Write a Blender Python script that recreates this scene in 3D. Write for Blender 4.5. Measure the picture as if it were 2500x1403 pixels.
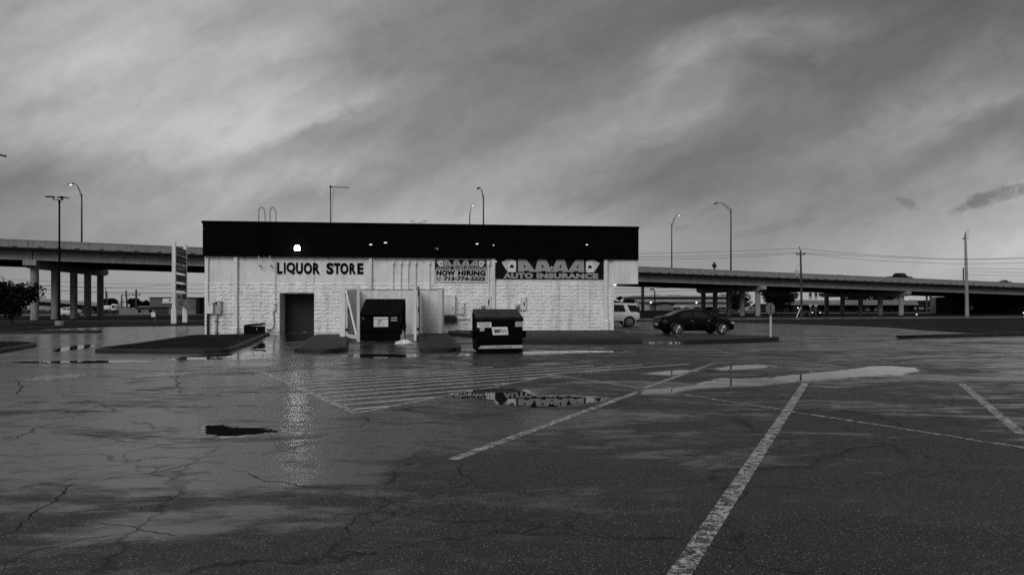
import bpy, bmesh, math, random
from mathutils import Vector, Matrix, noise
from mathutils.geometry import tessellate_polygon
R = math.radians
random.seed(7)
scene = bpy.context.scene
COL = scene.collection
for o in list(bpy.data.objects): bpy.data.objects.remove(o)

# ------------------------------------------------------------------ camera
CAMZ = 1.65
FPX = 1700.0
cam_d = bpy.data.cameras.new('camera')
cam_d.sensor_width = 36.0
cam_d.lens = 36.0 * FPX / 2500.0
cam_d.shift_y = 46.5 / 2500.0
cam_d.clip_end = 6000
cam = bpy.data.objects.new('camera', cam_d)
cam.location = (0, 0, CAMZ)
cam.rotation_euler = (R(90), 0, 0)
COL.objects.link(cam)
scene.camera = cam

# ------------------------------------------------------------------ view, world, sun
vs = scene.view_settings
vs.view_transform = 'Standard'
vs.look = 'None'
vs.exposure = 0.0
vs.gamma = 1.0
vs.use_curve_mapping = False
scene.cycles.use_denoising = False
scene.cycles.max_bounces = 6
scene.cycles.sample_clamp_indirect = 4.0

SUN_DIR = Vector((-0.30, -0.76, 0.56)).normalized()     # towards the bright part of the overcast, behind the camera
SUN_EL = math.asin(SUN_DIR.z)
SUN_AZ = math.atan2(SUN_DIR.x, SUN_DIR.y)


class NT:
    """small node-tree writer"""
    def __init__(self, tree):
        self.t = tree
        tree.nodes.clear()

    def n(self, kind, props=None, **ins):
        nd = self.t.nodes.new(kind)
        for k, v in (props or {}).items():
            setattr(nd, k, v)
        for k, v in ins.items():
            self.set(nd, k, v)
        return nd

    def set(self, nd, key, v):
        sock = nd.inputs[int(key[1:])] if key[0] == 'i' and key[1:].isdigit() else nd.inputs[key.replace('_', ' ')]
        if isinstance(v, bpy.types.NodeSocket):
            self.t.links.new(v, sock)
        elif isinstance(v, bpy.types.Node):
            self.t.links.new(v.outputs[0], sock)
        else:
            if sock.type == 'RGBA' and isinstance(v, (int, float)):
                v = (v, v, v, 1)
            sock.default_value = v

    def math(self, op, a, b=0.0, c=0.0, clamp=False):
        return self.n('ShaderNodeMath', {'operation': op, 'use_clamp': clamp}, i0=a, i1=b, i2=c).outputs[0]

    def vmath(self, op, a, b=(0, 0, 0)):
        return self.n('ShaderNodeVectorMath', {'operation': op}, i0=a, i1=b).outputs[0]

    def maprange(self, v, a, b, c, d, interp='LINEAR'):
        return self.n('ShaderNodeMapRange', {'interpolation_type': interp}, i0=v, i1=a, i2=b, i3=c, i4=d).outputs[0]

    def noise(self, vec, scale, detail=4.0, rough=0.5, dist=0.0):
        return self.n('ShaderNodeTexNoise', None, Vector=vec, Scale=scale, Detail=detail, Roughness=rough, Distortion=dist).outputs[0]

    def mix(self, fac, a, b):          # grey / colour mix
        nd = self.t.nodes.new('ShaderNodeMix')
        nd.data_type = 'RGBA'
        for s, v in ((nd.inputs[0], fac), (nd.inputs[6], a), (nd.inputs[7], b)):
            if isinstance(v, bpy.types.NodeSocket):
                self.t.links.new(v, s)
            else:
                s.default_value = v if s.type != 'RGBA' or not isinstance(v, (int, float)) else (v, v, v, 1)
        return nd.outputs[2]

    def ramp(self, v, stops, interp='LINEAR'):
        nd = self.t.nodes.new('ShaderNodeValToRGB')
        cr = nd.color_ramp
        cr.interpolation = interp
        while len(cr.elements) < len(stops):
            cr.elements.new(0.5)
        for e, (p, c) in zip(cr.elements, stops):
            e.position = p
            e.color = (c, c, c, 1)
        self.t.links.new(v, nd.inputs[0])
        return nd.outputs[0]


# brightness of the overcast, row by row up the sky (height in the photograph: (column, grey value))
SKY_ROWS = [
    (740, [(-700, 146), (0, 154), (500, 158), (1500, 158), (2500, 170), (3200, 160)]),
    (600, [(-700, 135), (0, 138), (300, 156), (500, 168), (900, 182), (1200, 178), (1500, 157), (1700, 150), (1900, 146), (2100, 158), (2300, 174), (2500, 194), (3200, 180)]),
    (450, [(-700, 130), (0, 122), (150, 134), (300, 152), (500, 170), (700, 178), (850, 146), (1000, 148), (1150, 160), (1300, 150), (1450, 130), (1600, 119), (1800, 121), (2000, 128), (2200, 134), (2400, 152), (2500, 168), (3200, 160)]),
    (300, [(-700, 150), (0, 165), (200, 180), (400, 186), (600, 198), (720, 192), (820, 150), (950, 134), (1150, 134), (1300, 127), (1450, 142), (1600, 154), (1750, 127), (1900, 115), (2050, 120), (2200, 146), (2350, 150), (2500, 119), (3200, 130)]),
    (150, [(-700, 155), (0, 172), (200, 188), (450, 184), (600, 178), (740, 156), (900, 142), (1050, 131), (1250, 116), (1450, 118), (1600, 127), (1750, 152), (1850, 127), (2000, 106), (2200, 104), (2400, 122), (2500, 130), (3200, 135)]),
    (0, [(-700, 150), (0, 160), (200, 178), (500, 172), (650, 156), (800, 152), (1000, 140), (1150, 124), (1300, 117), (1600, 111), (1900, 104), (2250, 97), (2500, 103), (3200, 115)]),
    (-330, [(-1500, 150), (0, 150), (800, 140), (1600, 122), (2500, 120), (4000, 140)]),
]
SHEAR = 2.0


def lin(v):
    v = v / 255.0
    return v / 12.92 if v <= 0.04045 else ((v + 0.055) / 1.055) ** 2.4


def build_world():
    w = bpy.data.worlds.new('World')
    scene.world = w
    w.use_nodes = True
    t = NT(w.node_tree)
    d = t.n('ShaderNodeTexCoord').outputs['Generated']
    sep = t.n('ShaderNodeSeparateXYZ', None, i0=d)
    dx, dy, dz = sep.outputs
    ady = t.math('MAXIMUM', t.math('ABSOLUTE', dy), 0.22)
    k = t.math('DIVIDE', dx, ady)
    e = t.math('DIVIDE', dz, ady)
    kc = t.math('MAXIMUM', t.math('MINIMUM', k, 3.0), -3.0)
    ec = t.math('MAXIMUM', t.math('MINIMUM', e, 3.0), 0.0)
    # streaked coordinates: u runs along the cloud streaks, v across them
    u = t.math('ADD', t.math('MULTIPLY', kc, 0.90), t.math('MULTIPLY', ec, 0.43))
    v = t.math('ADD', t.math('MULTIPLY', kc, -0.43), t.math('MULTIPLY', ec, 0.90))
    side = t.math('GREATER_THAN', dy, 0.0)
    vec = t.n('ShaderNodeCombineXYZ', None, i0=t.math('MULTIPLY', u, 1.7), i1=t.math('MULTIPLY', v, 4.2), i2=side).outputs[0]
    vecb = t.n('ShaderNodeCombineXYZ', None, i0=t.math('MULTIPLY', u, 2.4), i1=t.math('MULTIPLY', v, 3.6), i2=t.math('ADD', side, 5.3)).outputs[0]
    wa = t.noise(vecb, 1.6, 6.0, 0.6, 0.3)
    wb = t.noise(vec, 2.1, 6.0, 0.6, 0.3)
    ks = t.math('ADD', kc, t.math('MULTIPLY', t.math('SUBTRACT', wa, 0.5), 0.34))
    es = t.math('ADD', ec, t.math('MULTIPLY', t.math('SUBTRACT', wb, 0.5), 0.13))
    k0 = t.math('SUBTRACT', ks, t.math('MULTIPLY', es, SHEAR))
    prev = None
    prev_e = None
    for py, row in SKY_ROWS:
        er = (748 - py) / FPX
        lo, hi = -4.0, 4.0
        stops = [(((px - 1250) / FPX - er * SHEAR - lo) / (hi - lo), lin(g)) for px, g in row]
        r = t.ramp(t.maprange(k0, lo, hi, 0.0, 1.0), stops, 'EASE')
        if prev is None:
            acc = r
        else:
            acc = t.mix(t.maprange(es, prev_e, er, 0.0, 1.0, 'SMOOTHSTEP'), acc, r)
        prev, prev_e = r, er
    n1 = t.noise(vec, 3.0, 9.0, 0.58, 0.5)
    n2 = t.noise(vecb, 8.0, 8.0, 0.62, 0.8)
    tex = t.math('ADD', t.math('MULTIPLY', t.math('SUBTRACT', n1, 0.5), 0.50), t.math('MULTIPLY', t.math('SUBTRACT', n2, 0.5), 0.36))
    calm = t.maprange(ec, 0.02, 0.16, 0.25, 1.0, 'SMOOTHSTEP')
    cloud = t.math('MULTIPLY', acc, t.math('ADD', t.math('MULTIPLY', tex, calm), 1.0))
    # scraps of low dark cloud on the right
    n3 = t.noise(vecb, 19.0, 6.0, 0.65, 0.5)
    for cx, cy, rx, ry, ang, amt in ((2435, 476, 120, 20, 0.32, 0.42), (2215, 500, 24, 12, -0.5, 0.24), (1660, 552, 26, 8, 0.1, 0.15), (1890, 560, 90, 14, 0.25, 0.13)):
        a0 = t.math('SUBTRACT', k, (cx - 1250) / FPX)
        b0 = t.math('SUBTRACT', e, (748 - cy) / FPX)
        a0 = t.math('ADD', a0, t.math('MULTIPLY', t.math('SUBTRACT', n2, 0.5), 0.05))
        b0 = t.math('ADD', b0, t.math('MULTIPLY', t.math('SUBTRACT', n1, 0.5), 0.03))
        ca, sa = math.cos(ang), math.sin(ang)
        p1 = t.math('ADD', t.math('MULTIPLY', a0, ca * FPX / rx), t.math('MULTIPLY', b0, sa * FPX / rx))
        p2 = t.math('ADD', t.math('MULTIPLY', a0, -sa * FPX / ry), t.math('MULTIPLY', b0, ca * FPX / ry))
        r2 = t.math('ADD', t.math('MULTIPLY', p1, p1), t.math('MULTIPLY', p2, p2))
        r2 = t.math('ADD', r2, t.math('MULTIPLY', t.math('SUBTRACT', n3, 0.5), 3.6))
        msk = t.math('MULTIPLY', t.maprange(r2, 0.0, 1.5, amt, 0.0, 'SMOOTHSTEP'), side)
        cloud = t.math('MULTIPLY', cloud, t.math('SUBTRACT', 1.0, msk))
    below = t.maprange(dz, -0.02, 0.0, 0.0, 1.0)
    c3 = t.mix(below, 0.05, cloud)
    sky = t.n('ShaderNodeTexSky', {'sky_type': 'NISHITA', 'sun_disc': False, 'sun_elevation': SUN_EL, 'sun_rotation': SUN_AZ, 'air_density': 1.0, 'dust_density': 4.0})
    bw = t.n('ShaderNodeRGBToBW', None, i0=sky.outputs[0])
    c4 = t.math('MULTIPLY', c3, 10.0)
    nish = t.math('MINIMUM', bw.outputs[0], 3.0)
    c5 = t.mix(0.05, c4, nish)
    bg = t.n('ShaderNodeBackground', None, Color=c5, Strength=SKY_STRENGTH)
    out = t.n('ShaderNodeOutputWorld')
    t.t.links.new(bg.outputs[0], out.inputs[0])


SKY_STRENGTH = 0.1
build_world()

sun_d = bpy.data.lights.new('overcast_sun', 'SUN')
sun_d.energy = 1.5
sun_d.angle = R(38)
sun_d.color = (1, 1, 1)
sun = bpy.data.objects.new('overcast_sun', sun_d)
sun.rotation_euler = SUN_DIR.to_track_quat('Z', 'Y').to_euler()
sun.location = SUN_DIR * 80
COL.objects.link(sun)


# ------------------------------------------------------------------ measuring helpers
def at(px, py, Y):
    """world point that stands at depth Y on the sight line through a pixel of the photograph"""
    return Vector(((px - 1250) / FPX * Y, Y, CAMZ + (748 - py) / FPX * Y))


def gp(px, py, z=0.0):
    """point of the ground plane (height z)"""
    Y = (CAMZ - z) * FPX / (py - 748.0)
    return Vector(((px - 1250) / FPX * Y, Y, z))


def ss(a, b, x):
    t = max(0.0, min(1.0, (x - a) / (b - a)))
    return t * t * (3 - 2 * t)


def H(x, y):
    """height of the pavement: a gentle rise up to the back wall of the store"""
    return 0.17 * ss(29.5, 37.5, y) * ss(-15.0, -11.5, x) * (1 - ss(5.5, 8.5, x))


BL = Vector((-16.72, 37.9, 0))
BROT = math.atan2(2.8, 24.05)
BM = Matrix.Translation(BL) @ Matrix.Rotation(BROT, 4, 'Z')


def bs(px, py, out=0.0):
    """(s, z) on the plane of the back wall (moved `out` metres towards the lot)"""
    k = (px - 1250) / FPX
    c, s_ = math.cos(BROT), math.sin(BROT)
    ox, oy = BL.x + s_ * out, BL.y - c * out
    s = (oy * k - ox) / (c - s_ * k)
    Y = oy + s_ * s
    return s, CAMZ + (748 - py) * Y / FPX


def bworld(s, y, z=0.0):
    return BM @ Vector((s, y, z))


# ------------------------------------------------------------------ mesh builder
class MB:
    def __init__(self):
        self.v, self.f = [], []

    def add(self, vs_, fs_):
        b = len(self.v)
        self.v += [tuple(p) for p in vs_]
        self.f += [tuple(i + b for i in q) for q in fs_]
        return self

    def box(self, x0, x1, y0, y1, z0, z1, m=None):
        p = [(x0, y0, z0), (x1, y0, z0), (x1, y1, z0), (x0, y1, z0), (x0, y0, z1), (x1, y0, z1), (x1, y1, z1), (x0, y1, z1)]
        if m is not None:
            p = [m @ Vector(q) for q in p]
        return self.add(p, [(0, 3, 2, 1), (4, 5, 6, 7), (0, 1, 5, 4), (1, 2, 6, 5), (2, 3, 7, 6), (3, 0, 4, 7)])

    def cbox(self, x0, x1, y0, y1, z0, z1, c=0.01, seg=1, m=None):
        bm = bmesh.new()
        bmesh.ops.create_cube(bm, size=1)
        bm.transform(Matrix.Translation(((x0 + x1) / 2, (y0 + y1) / 2, (z0 + z1) / 2)) @ Matrix.Diagonal((x1 - x0, y1 - y0, z1 - z0, 1)))
        bmesh.ops.bevel(bm, geom=bm.edges[:], offset=c, segments=seg, affect='EDGES', profile=0.5)
        if m is not None:
            bm.transform(m)
        bm.verts.index_update()
        self.add([v.co.copy() for v in bm.verts], [[v.index for v in f.verts] for f in bm.faces])
        bm.free()
        return self

    def tube(self, pts, r, n=8, cap=True):
        pts = [Vector(p) for p in pts]
        rs = r if isinstance(r, (list, tuple)) else [r] * len(pts)
        vs_, fs_ = [], []
        ref = None
        for i, p in enumerate(pts):
            a = pts[max(i - 1, 0)]
            b = pts[min(i + 1, len(pts) - 1)]
            d = (b - a).normalized()
            if ref is None:
                ref = Vector((0, 0, 1)) if abs(d.z) < 0.9 else Vector((1, 0, 0))
            u = d.cross(ref).normalized()
            w = u.cross(d).normalized()
            ref = w
            for k in range(n):
                t = 2 * math.pi * k / n
                vs_.append(p + (u * math.cos(t) + w * math.sin(t)) * rs[i])
        for i in range(len(pts) - 1):
            for k in range(n):
                k2 = (k + 1) % n
                fs_.append((i * n + k, (i + 1) * n + k, (i + 1) * n + k2, i * n + k2))
        if cap:
            fs_.append(tuple(range(n)))
            fs_.append(tuple((len(pts) - 1) * n + k for k in reversed(range(n))))
        return self.add(vs_, fs_)

    def lathe(self, prof, n=24, m=None):
        """profile of (radius, z) turned about Z"""
        vs_, fs_ = [], []
        for r, z in prof:
            for k in range(n):
                t = 2 * math.pi * k / n
                vs_.append(Vector((r * math.cos(t), r * math.sin(t), z)))
        for i in range(len(prof) - 1):
            for k in range(n):
                k2 = (k + 1) % n
                fs_.append((i * n + k, i * n + k2, (i + 1) * n + k2, (i + 1) * n + k))
        fs_.append(tuple(reversed(range(n))))
        fs_.append(tuple((len(prof) - 1) * n + k for k in range(n)))
        if m is not None:
            vs_ = [m @ p for p in vs_]
        return self.add(vs_, fs_)

    def prism(self, poly, h0, h1, fn):
        """2D outline (counter-clockwise) swept between h0 and h1; fn(u, v, h) gives the point"""
        n = len(poly)
        vs_ = [fn(u, v, h0) for u, v in poly] + [fn(u, v, h1) for u, v in poly]
        fs_ = [(i, (i + 1) % n, n + (i + 1) % n, n + i) for i in range(n)]
        tri = tessellate_polygon([[Vector((u, v, 0)) for u, v in poly]])
        for a, b, c in tri:
            (ua, va), (ub, vb), (uc, vc) = poly[a], poly[b], poly[c]
            if (ub - ua) * (vc - va) - (vb - va) * (uc - ua) < 0:
                b, c = c, b
            fs_.append((a + n, b + n, c + n))
            fs_.append((a, c, b))
        return self.add(vs_, fs_)

    def flat(self, loops, fn):
        """one outline with optional holes, filled flat"""
        pts = [p for l in loops for p in l]
        tri = tessellate_polygon([[Vector((u, v, 0)) for u, v in l] for l in loops])
        fs_ = []
        for a, b, c in tri:
            (ua, va), (ub, vb), (uc, vc) = pts[a], pts[b], pts[c]
            if (ub - ua) * (vc - va) - (vb - va) * (uc - ua) < 0:
                b, c = c, b
            fs_.append((a, b, c))
        return self.add([fn(u, v) for u, v in pts], fs_)

    def mesh(self, name, mat=None, smooth=False):
        me = bpy.data.meshes.new(name)
        me.from_pydata(self.v, [], self.f)
        if mat:
            me.materials.append(mat)
        if smooth:
            me.polygons.foreach_set('use_smooth', [True] * len(me.polygons))
        me.update()
        return me

    def build(self, name, mat, parent=None, smooth=False, angle=None):
        me = self.mesh(name, mat, smooth)
        if angle:
            me.polygons.foreach_set('use_smooth', [True] * len(me.polygons))
            me.set_sharp_from_angle(angle=R(angle))
        return link(name, me, parent)


def link(name, data, parent=None):
    o = bpy.data.objects.new(name, data)
    COL.objects.link(o)
    if parent is not None:
        o.parent = parent
    return o


def tag(o, label, cat=None, group=None, kind=None):
    o['label'] = label
    if cat: o['category'] = cat
    if group: o['group'] = group
    if kind: o['kind'] = kind
    return o


def thing(name, label, cat, loc=(0, 0, 0), rz=0.0, group=None):
    o = bpy.data.objects.new(name, None)
    o.empty_display_size = 0.2
    o.location = loc
    o.rotation_euler = (0, 0, rz)
    COL.objects.link(o)
    return tag(o, label, cat, group)


def struct(o, label):
    o['kind'] = 'structure'
    o['label'] = label
    return o


def copy_tree(o, parent=None):
    c = o.copy()
    COL.objects.link(c)
    c.parent = parent
    for ch in [x for x in COL.objects if x.parent == o]:
        copy_tree(ch, c)
    return c


def onwall(name, label, cat, s, z=0.0, group=None):
    """a thing fixed to the back wall: its local x runs along the wall, -y points to the lot"""
    return thing(name, label, cat, bworld(s, 0, z), BROT, group)


def chaikin(poly, n=2):
    for _ in range(n):
        out = []
        for i in range(len(poly)):
            a, b = Vector(poly[i]), Vector(poly[(i + 1) % len(poly)])
            out += [tuple(a * .75 + b * .25), tuple(a * .25 + b * .75)]
        poly = out
    return poly


def area2(poly):
    return sum(poly[i][0] * poly[(i + 1) % len(poly)][1] - poly[(i + 1) % len(poly)][0] * poly[i][1] for i in range(len(poly)))


def ccw(poly):
    poly = [(p[0], p[1]) for p in poly]
    return poly if area2(poly) > 0 else poly[::-1]


def inset(poly, d):
    """offset a counter-clockwise outline inwards"""
    n = len(poly)
    out = []
    for i in range(n):
        p0, p1, p2 = Vector(poly[i - 1]), Vector(poly[i]), Vector(poly[(i + 1) % n])
        e1, e2 = (p1 - p0).normalized(), (p2 - p1).normalized()
        n1, n2 = Vector((-e1.y, e1.x)), Vector((-e2.y, e2.x))
        m = (n1 + n2)
        m = m.normalized() if m.length > 1e-6 else n1
        k = d / max(0.35, m.dot(n1))
        out.append(tuple(p1 + m * k))
    return out


# ------------------------------------------------------------------ materials
def principled(name):
    m = bpy.data.materials.new(name)
    m.use_nodes = True
    t = NT(m.node_tree)
    p = t.n('ShaderNodeBsdfPrincipled')
    out = t.n('ShaderNodeOutputMaterial')
    t.t.links.new(p.outputs[0], out.inputs[0])
    co = t.n('ShaderNodeNewGeometry').outputs['Position']
    return m, t, p, co


def M(name, val, rough=0.6, var=0.15, scale=3.0, spec=0.5, metal=0.0, bump=0.0, bscale=30.0, coat=0.0, stain=0.0, streak=False):
    """plain grey material with cloudy tone variation, optional stains, optional fine relief"""
    m, t, p, co = principled(name)
    n = t.noise(co, scale, 5.0, 0.6)
    c = t.maprange(n, 0.25, 0.75, val * (1 - var), val * (1 + var))
    if stain > 0:
        sc = t.vmath('MULTIPLY', co, (2.2, 2.2, 0.35) if streak else (1, 1, 1))
        s = t.noise(sc, 1.6, 7.0, 0.65, 0.5)
        c = t.math('MULTIPLY', c, t.maprange(s, 0.45, 0.72, 1.0, 1.0 - stain))
    cc = t.n('ShaderNodeCombineXYZ', None, i0=c, i1=c, i2=c).outputs[0]
    t.set(p, 'Base_Color', cc)
    t.set(p, 'Roughness', t.maprange(n, 0.3, 0.7, max(0.02, rough - 0.08), min(1, rough + 0.08)))
    t.set(p, 'Specular_IOR_Level', spec)
    t.set(p, 'Metallic', metal)
    if coat: t.set(p, 'Coat_Weight', coat); t.set(p, 'Coat_Roughness', 0.04)
    if bump:
        b = t.noise(co, bscale, 6.0, 0.6)
        bn = t.n('ShaderNodeBump', None, Strength=bump, Distance=0.02, Height=b)
        t.set(p, 'Normal', bn.outputs[0])
    return m


def M_emit(name, strength):
    m, t, p, co = principled(name)
    t.set(p, 'Base_Color', 0.8)
    t.set(p, 'Emission_Color', 1.0)
    t.set(p, 'Emission_Strength', strength)
    return m


def asphalt_nodes(t, co, lo=0.022, hi=0.05, cracks=True):
    """colour, roughness, height and wetness of worn asphalt after rain"""
    flat = t.vmath('MULTIPLY', co, (1, 1, 0))
    px, py = t.n('ShaderNodeSeparateXYZ', None, i0=co).outputs[:2]
    big = t.noise(flat, 0.16, 6.0, 0.6, 0.6)
    mid = t.noise(t.vmath('MULTIPLY', flat, (0.45, 1.25, 0)), 0.75, 7.0, 0.62, 0.4)
    fine = t.noise(flat, 55.0, 4.0, 0.75)
    c = t.maprange(t.math('ADD', t.math('MULTIPLY', big, 0.6), t.math('MULTIPLY', mid, 0.4)), 0.36, 0.64, lo, hi)
    c = t.math('MULTIPLY', c, t.maprange(fine, 0.34, 0.66, 0.1, 2.2))
    # pale aggregate in two sizes
    stone = None
    dens = t.maprange(t.math('ADD', t.math('MULTIPLY', mid, 0.7), t.math('MULTIPLY', big, 0.3)), 0.36, 0.64, 0.50, 0.90)
    for sc, k0, br in ((78.0, 0.05, 0.26), (140.0, -0.18, 0.22)):
        vor = t.n('ShaderNodeTexVoronoi', {'feature': 'F1'}, Vector=flat, Scale=sc, Randomness=1.0)
        cell = t.n('ShaderNodeSeparateColor', None, i0=vor.outputs['Color'])
        pick = t.math('GREATER_THAN', cell.outputs[0], t.math('ADD', dens, k0))
        core = t.math('LESS_THAN', vor.outputs['Distance'], t.maprange(cell.outputs[1], 0, 1, 0.12, 0.5))
        s = t.math('MULTIPLY', t.math('MULTIPLY', pick, core), t.math('MULTIPLY', t.math('POWER', cell.outputs[2], 2.2), br))
        stone = s if stone is None else t.math('ADD', stone, s)
    c = t.math('ADD', c, stone)
    height = t.math('ADD', t.math('MULTIPLY', fine, 0.6), t.math('MULTIPLY', stone, 2.0))
    if cracks:
        w1 = t.n('ShaderNodeTexNoise', None, Vector=flat, Scale=0.8, Detail=3.0, Roughness=0.5)
        w2 = t.n('ShaderNodeTexNoise', None, Vector=flat, Scale=6.0, Detail=5.0, Roughness=0.75)
        wv = t.vmath('ADD', t.vmath('MULTIPLY', w1.outputs['Color'], (1.6, 1.6, 0)), t.vmath('MULTIPLY', w2.outputs['Color'], (0.26, 0.26, 0)))
        cv = t.vmath('ADD', flat, wv)
        for sc, wd, lim in ((0.30, 0.0095, 0.36), (0.62, 0.0120, 0.49)):
            ve = t.n('ShaderNodeTexVoronoi', {'feature': 'DISTANCE_TO_EDGE'}, Vector=cv, Scale=sc)
            gate = t.maprange(t.noise(flat, 0.23 if sc < 0.5 else 0.31, 3.0, 0.5), lim, lim + 0.06, 0.0, 1.0)
            thin = t.maprange(t.noise(flat, 2.5, 3.0, 0.6), 0.32, 0.68, 0.15, 1.4)
            ck = t.math('MULTIPLY', t.maprange(ve.outputs['Distance'], 0.0, t.math('MULTIPLY', thin, wd), 1.0, 0.0), gate)
            ck = t.math('MINIMUM', ck, 1.0)
            c = t.math('MULTIPLY', c, t.maprange(ck, 0, 1, 1.0, 0.08))
            height = t.math('SUBTRACT', height, t.math('MULTIPLY', ck, 2.2))
    w_a = t.noise(t.vmath('MULTIPLY', flat, (0.5, 1.25, 0)), 0.62, 8.0, 0.66, 0.7)
    w_b = t.noise(t.vmath('MULTIPLY', flat, (0.7, 1.5, 0)), 2.3, 7.0, 0.68, 0.5)
    wn = t.math('ADD', t.math('MULTIPLY', w_a, 0.62), t.math('MULTIPLY', w_b, 0.38))
    # the lot falls towards the store and to the left, so those parts hold more water
    wn = t.math('ADD', wn, t.maprange(py, 4.0, 15.0, -0.07, 0.035))
    wn = t.math('ADD', wn, t.maprange(px, -11.0, 3.0, 0.05, 0.0))
    # the drier crown of the lot in front of the right half of the store
    wn = t.math('ADD', wn, t.math('MULTIPLY', t.maprange(t.math('ABSOLUTE', t.math('SUBTRACT', px, 3.5)), 0.0, 11.0, -0.075, 0.0, 'SMOOTHSTEP'), t.maprange(py, 10.0, 17.0, 0.2, 1.0)))
    # a shallow hollow that stays wet, left of the hatched area
    hx = t.math('MULTIPLY', t.math('ADD', px, 3.2), 0.42)
    hy = t.math('MULTIPLY', t.math('SUBTRACT', py, 9.0), 0.36)
    hol = t.math('ADD', t.math('MULTIPLY', hx, hx), t.math('MULTIPLY', hy, hy))
    wn = t.math('ADD', wn, t.maprange(hol, 0.0, 3.2, 0.085, 0.0, 'SMOOTHSTEP'))
    wet = t.maprange(wn, 0.445, 0.575, 0.0, 1.0, 'SMOOTHSTEP')
    rough = t.maprange(wet, 0, 1, 0.52, 0.20)
    # hollows and humps of the old surface
    swell = t.noise(flat, 1.1, 3.0, 0.5)
    height = t.math('ADD', height, t.math('MULTIPLY', swell, 6.0))
    return c, rough, height, wet


def asphalt_set(t, co, lo, hi, cracks, bump, rscale, wetspec):
    c, r, h, wet = asphalt_nodes(t, co, lo, hi, cracks)
    c = t.math('MULTIPLY', c, t.maprange(wet, 0, 1, 1.0, 0.75))
    return c, t.math('MULTIPLY', r, rscale), t.maprange(wet, 0, 1, 0.20, wetspec), t.maprange(wet, 0, 1, bump, bump * 0.4), h


def M_asphalt(name, lo, hi, cracks=True, bump=0.7, rscale=1.0, wetspec=0.55):
    m, t, p, co = principled(name)
    c, r, s, b, h = asphalt_set(t, co, lo, hi, cracks, bump, rscale, wetspec)
    t.set(p, 'Base_Color', t.n('ShaderNodeCombineXYZ', None, i0=c, i1=c, i2=c).outputs[0])
    t.set(p, 'Roughness', r)
    t.set(p, 'Specular_IOR_Level', s)
    t.set(p, 'Normal', t.n('ShaderNodeBump', None, Strength=b, Distance=0.006, Height=h).outputs[0])
    return m


def M_paint(name, worn, scale=7.0, lo=0.30, hi=0.46):
    """thin road paint worn through to the asphalt"""
    m, t, p, co = principled(name)
    c, r, h, wet = asphalt_nodes(t, co, 0.010, 0.030, False)
    flat = t.vmath('MULTIPLY', co, (1, 1, 0))
    n = t.noise(flat, scale, 9.0, 0.8, 0.6)
    g = t.noise(flat, 48.0, 4.0, 0.8)
    k = t.math('ADD', t.math('MULTIPLY', n, 0.62), t.math('MULTIPLY', g, 0.38))
    fac = t.maprange(k, worn - 0.010, worn + 0.012, 0.0, 1.0)
    pc = t.maprange(t.noise(flat, 2.0, 5.0, 0.6), 0.3, 0.7, lo, hi)
    cc = t.math('ADD', t.math('MULTIPLY', c, t.math('SUBTRACT', 1.0, fac)), t.math('MULTIPLY', pc, fac))
    t.set(p, 'Base_Color', t.n('ShaderNodeCombineXYZ', None, i0=cc, i1=cc, i2=cc).outputs[0])
    t.set(p, 'Roughness', t.math('ADD', t.math('MULTIPLY', r, 0.8), 0.1))
    t.set(p, 'Specular_IOR_Level', 0.4)
    bn = t.n('ShaderNodeBump', None, Strength=0.4, Distance=0.005, Height=t.math('ADD', t.math('MULTIPLY', h, 0.5), t.math('MULTIPLY', fac, 0.4)))
    t.set(p, 'Normal', bn.outputs[0])
    return m


def M_water(name, lo, hi, cracks, bump, rscale, wetspec, ragged=0.5):
    """standing water that thins out into the damp paving at its ragged margin (vertex value 'sd': metres inside the rim)"""
    m, t, p, co = principled(name)
    c, r, s, b, h = asphalt_set(t, co, lo, hi, cracks, bump, rscale, wetspec)
    sd = t.n('ShaderNodeAttribute', {'attribute_name': 'sd'}).outputs['Fac']
    flat = t.vmath('MULTIPLY', co, (1, 1, 0))
    n1 = t.math('SUBTRACT', t.noise(flat, 2.4, 7.0, 0.65, 0.4), 0.5)
    n2 = t.math('SUBTRACT', t.noise(flat, 26.0, 4.0, 0.7), 0.5)
    k = t.math('ADD', sd, t.math('ADD', t.math('MULTIPLY', n1, ragged), t.math('MULTIPLY', n2, ragged * 0.22)))
    damp = t.maprange(k, -0.22, 0.0, 0.0, 1.0, 'SMOOTHSTEP')
    fac = t.maprange(k, -0.02, 0.045, 0.0, 1.0, 'SMOOTHSTEP')
    inv = t.math('SUBTRACT', 1.0, fac)
    cc = t.math('ADD', t.math('MULTIPLY', t.math('MULTIPLY', c, t.maprange(damp, 0, 1, 1.0, 0.7)), inv), t.math('MULTIPLY', fac, 0.013))
    t.set(p, 'Base_Color', t.n('ShaderNodeCombineXYZ', None, i0=cc, i1=cc, i2=cc).outputs[0])
    t.set(p, 'Roughness', t.math('ADD', t.math('MULTIPLY', t.math('MULTIPLY', r, t.maprange(damp, 0, 1, 1.0, 0.65)), inv), 0.012))
    t.set(p, 'Specular_IOR_Level', t.math('ADD', t.math('MULTIPLY', s, inv), t.math('MULTIPLY', fac, 0.62)))
    bb = t.math('ADD', t.math('MULTIPLY', b, inv), 0.0)
    hh = t.math('ADD', t.math('MULTIPLY', h, inv), 0.0)
    t.set(p, 'Normal', t.n('ShaderNodeBump', None, Strength=bb, Distance=0.006, Height=hh).outputs[0])
    return m


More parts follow.
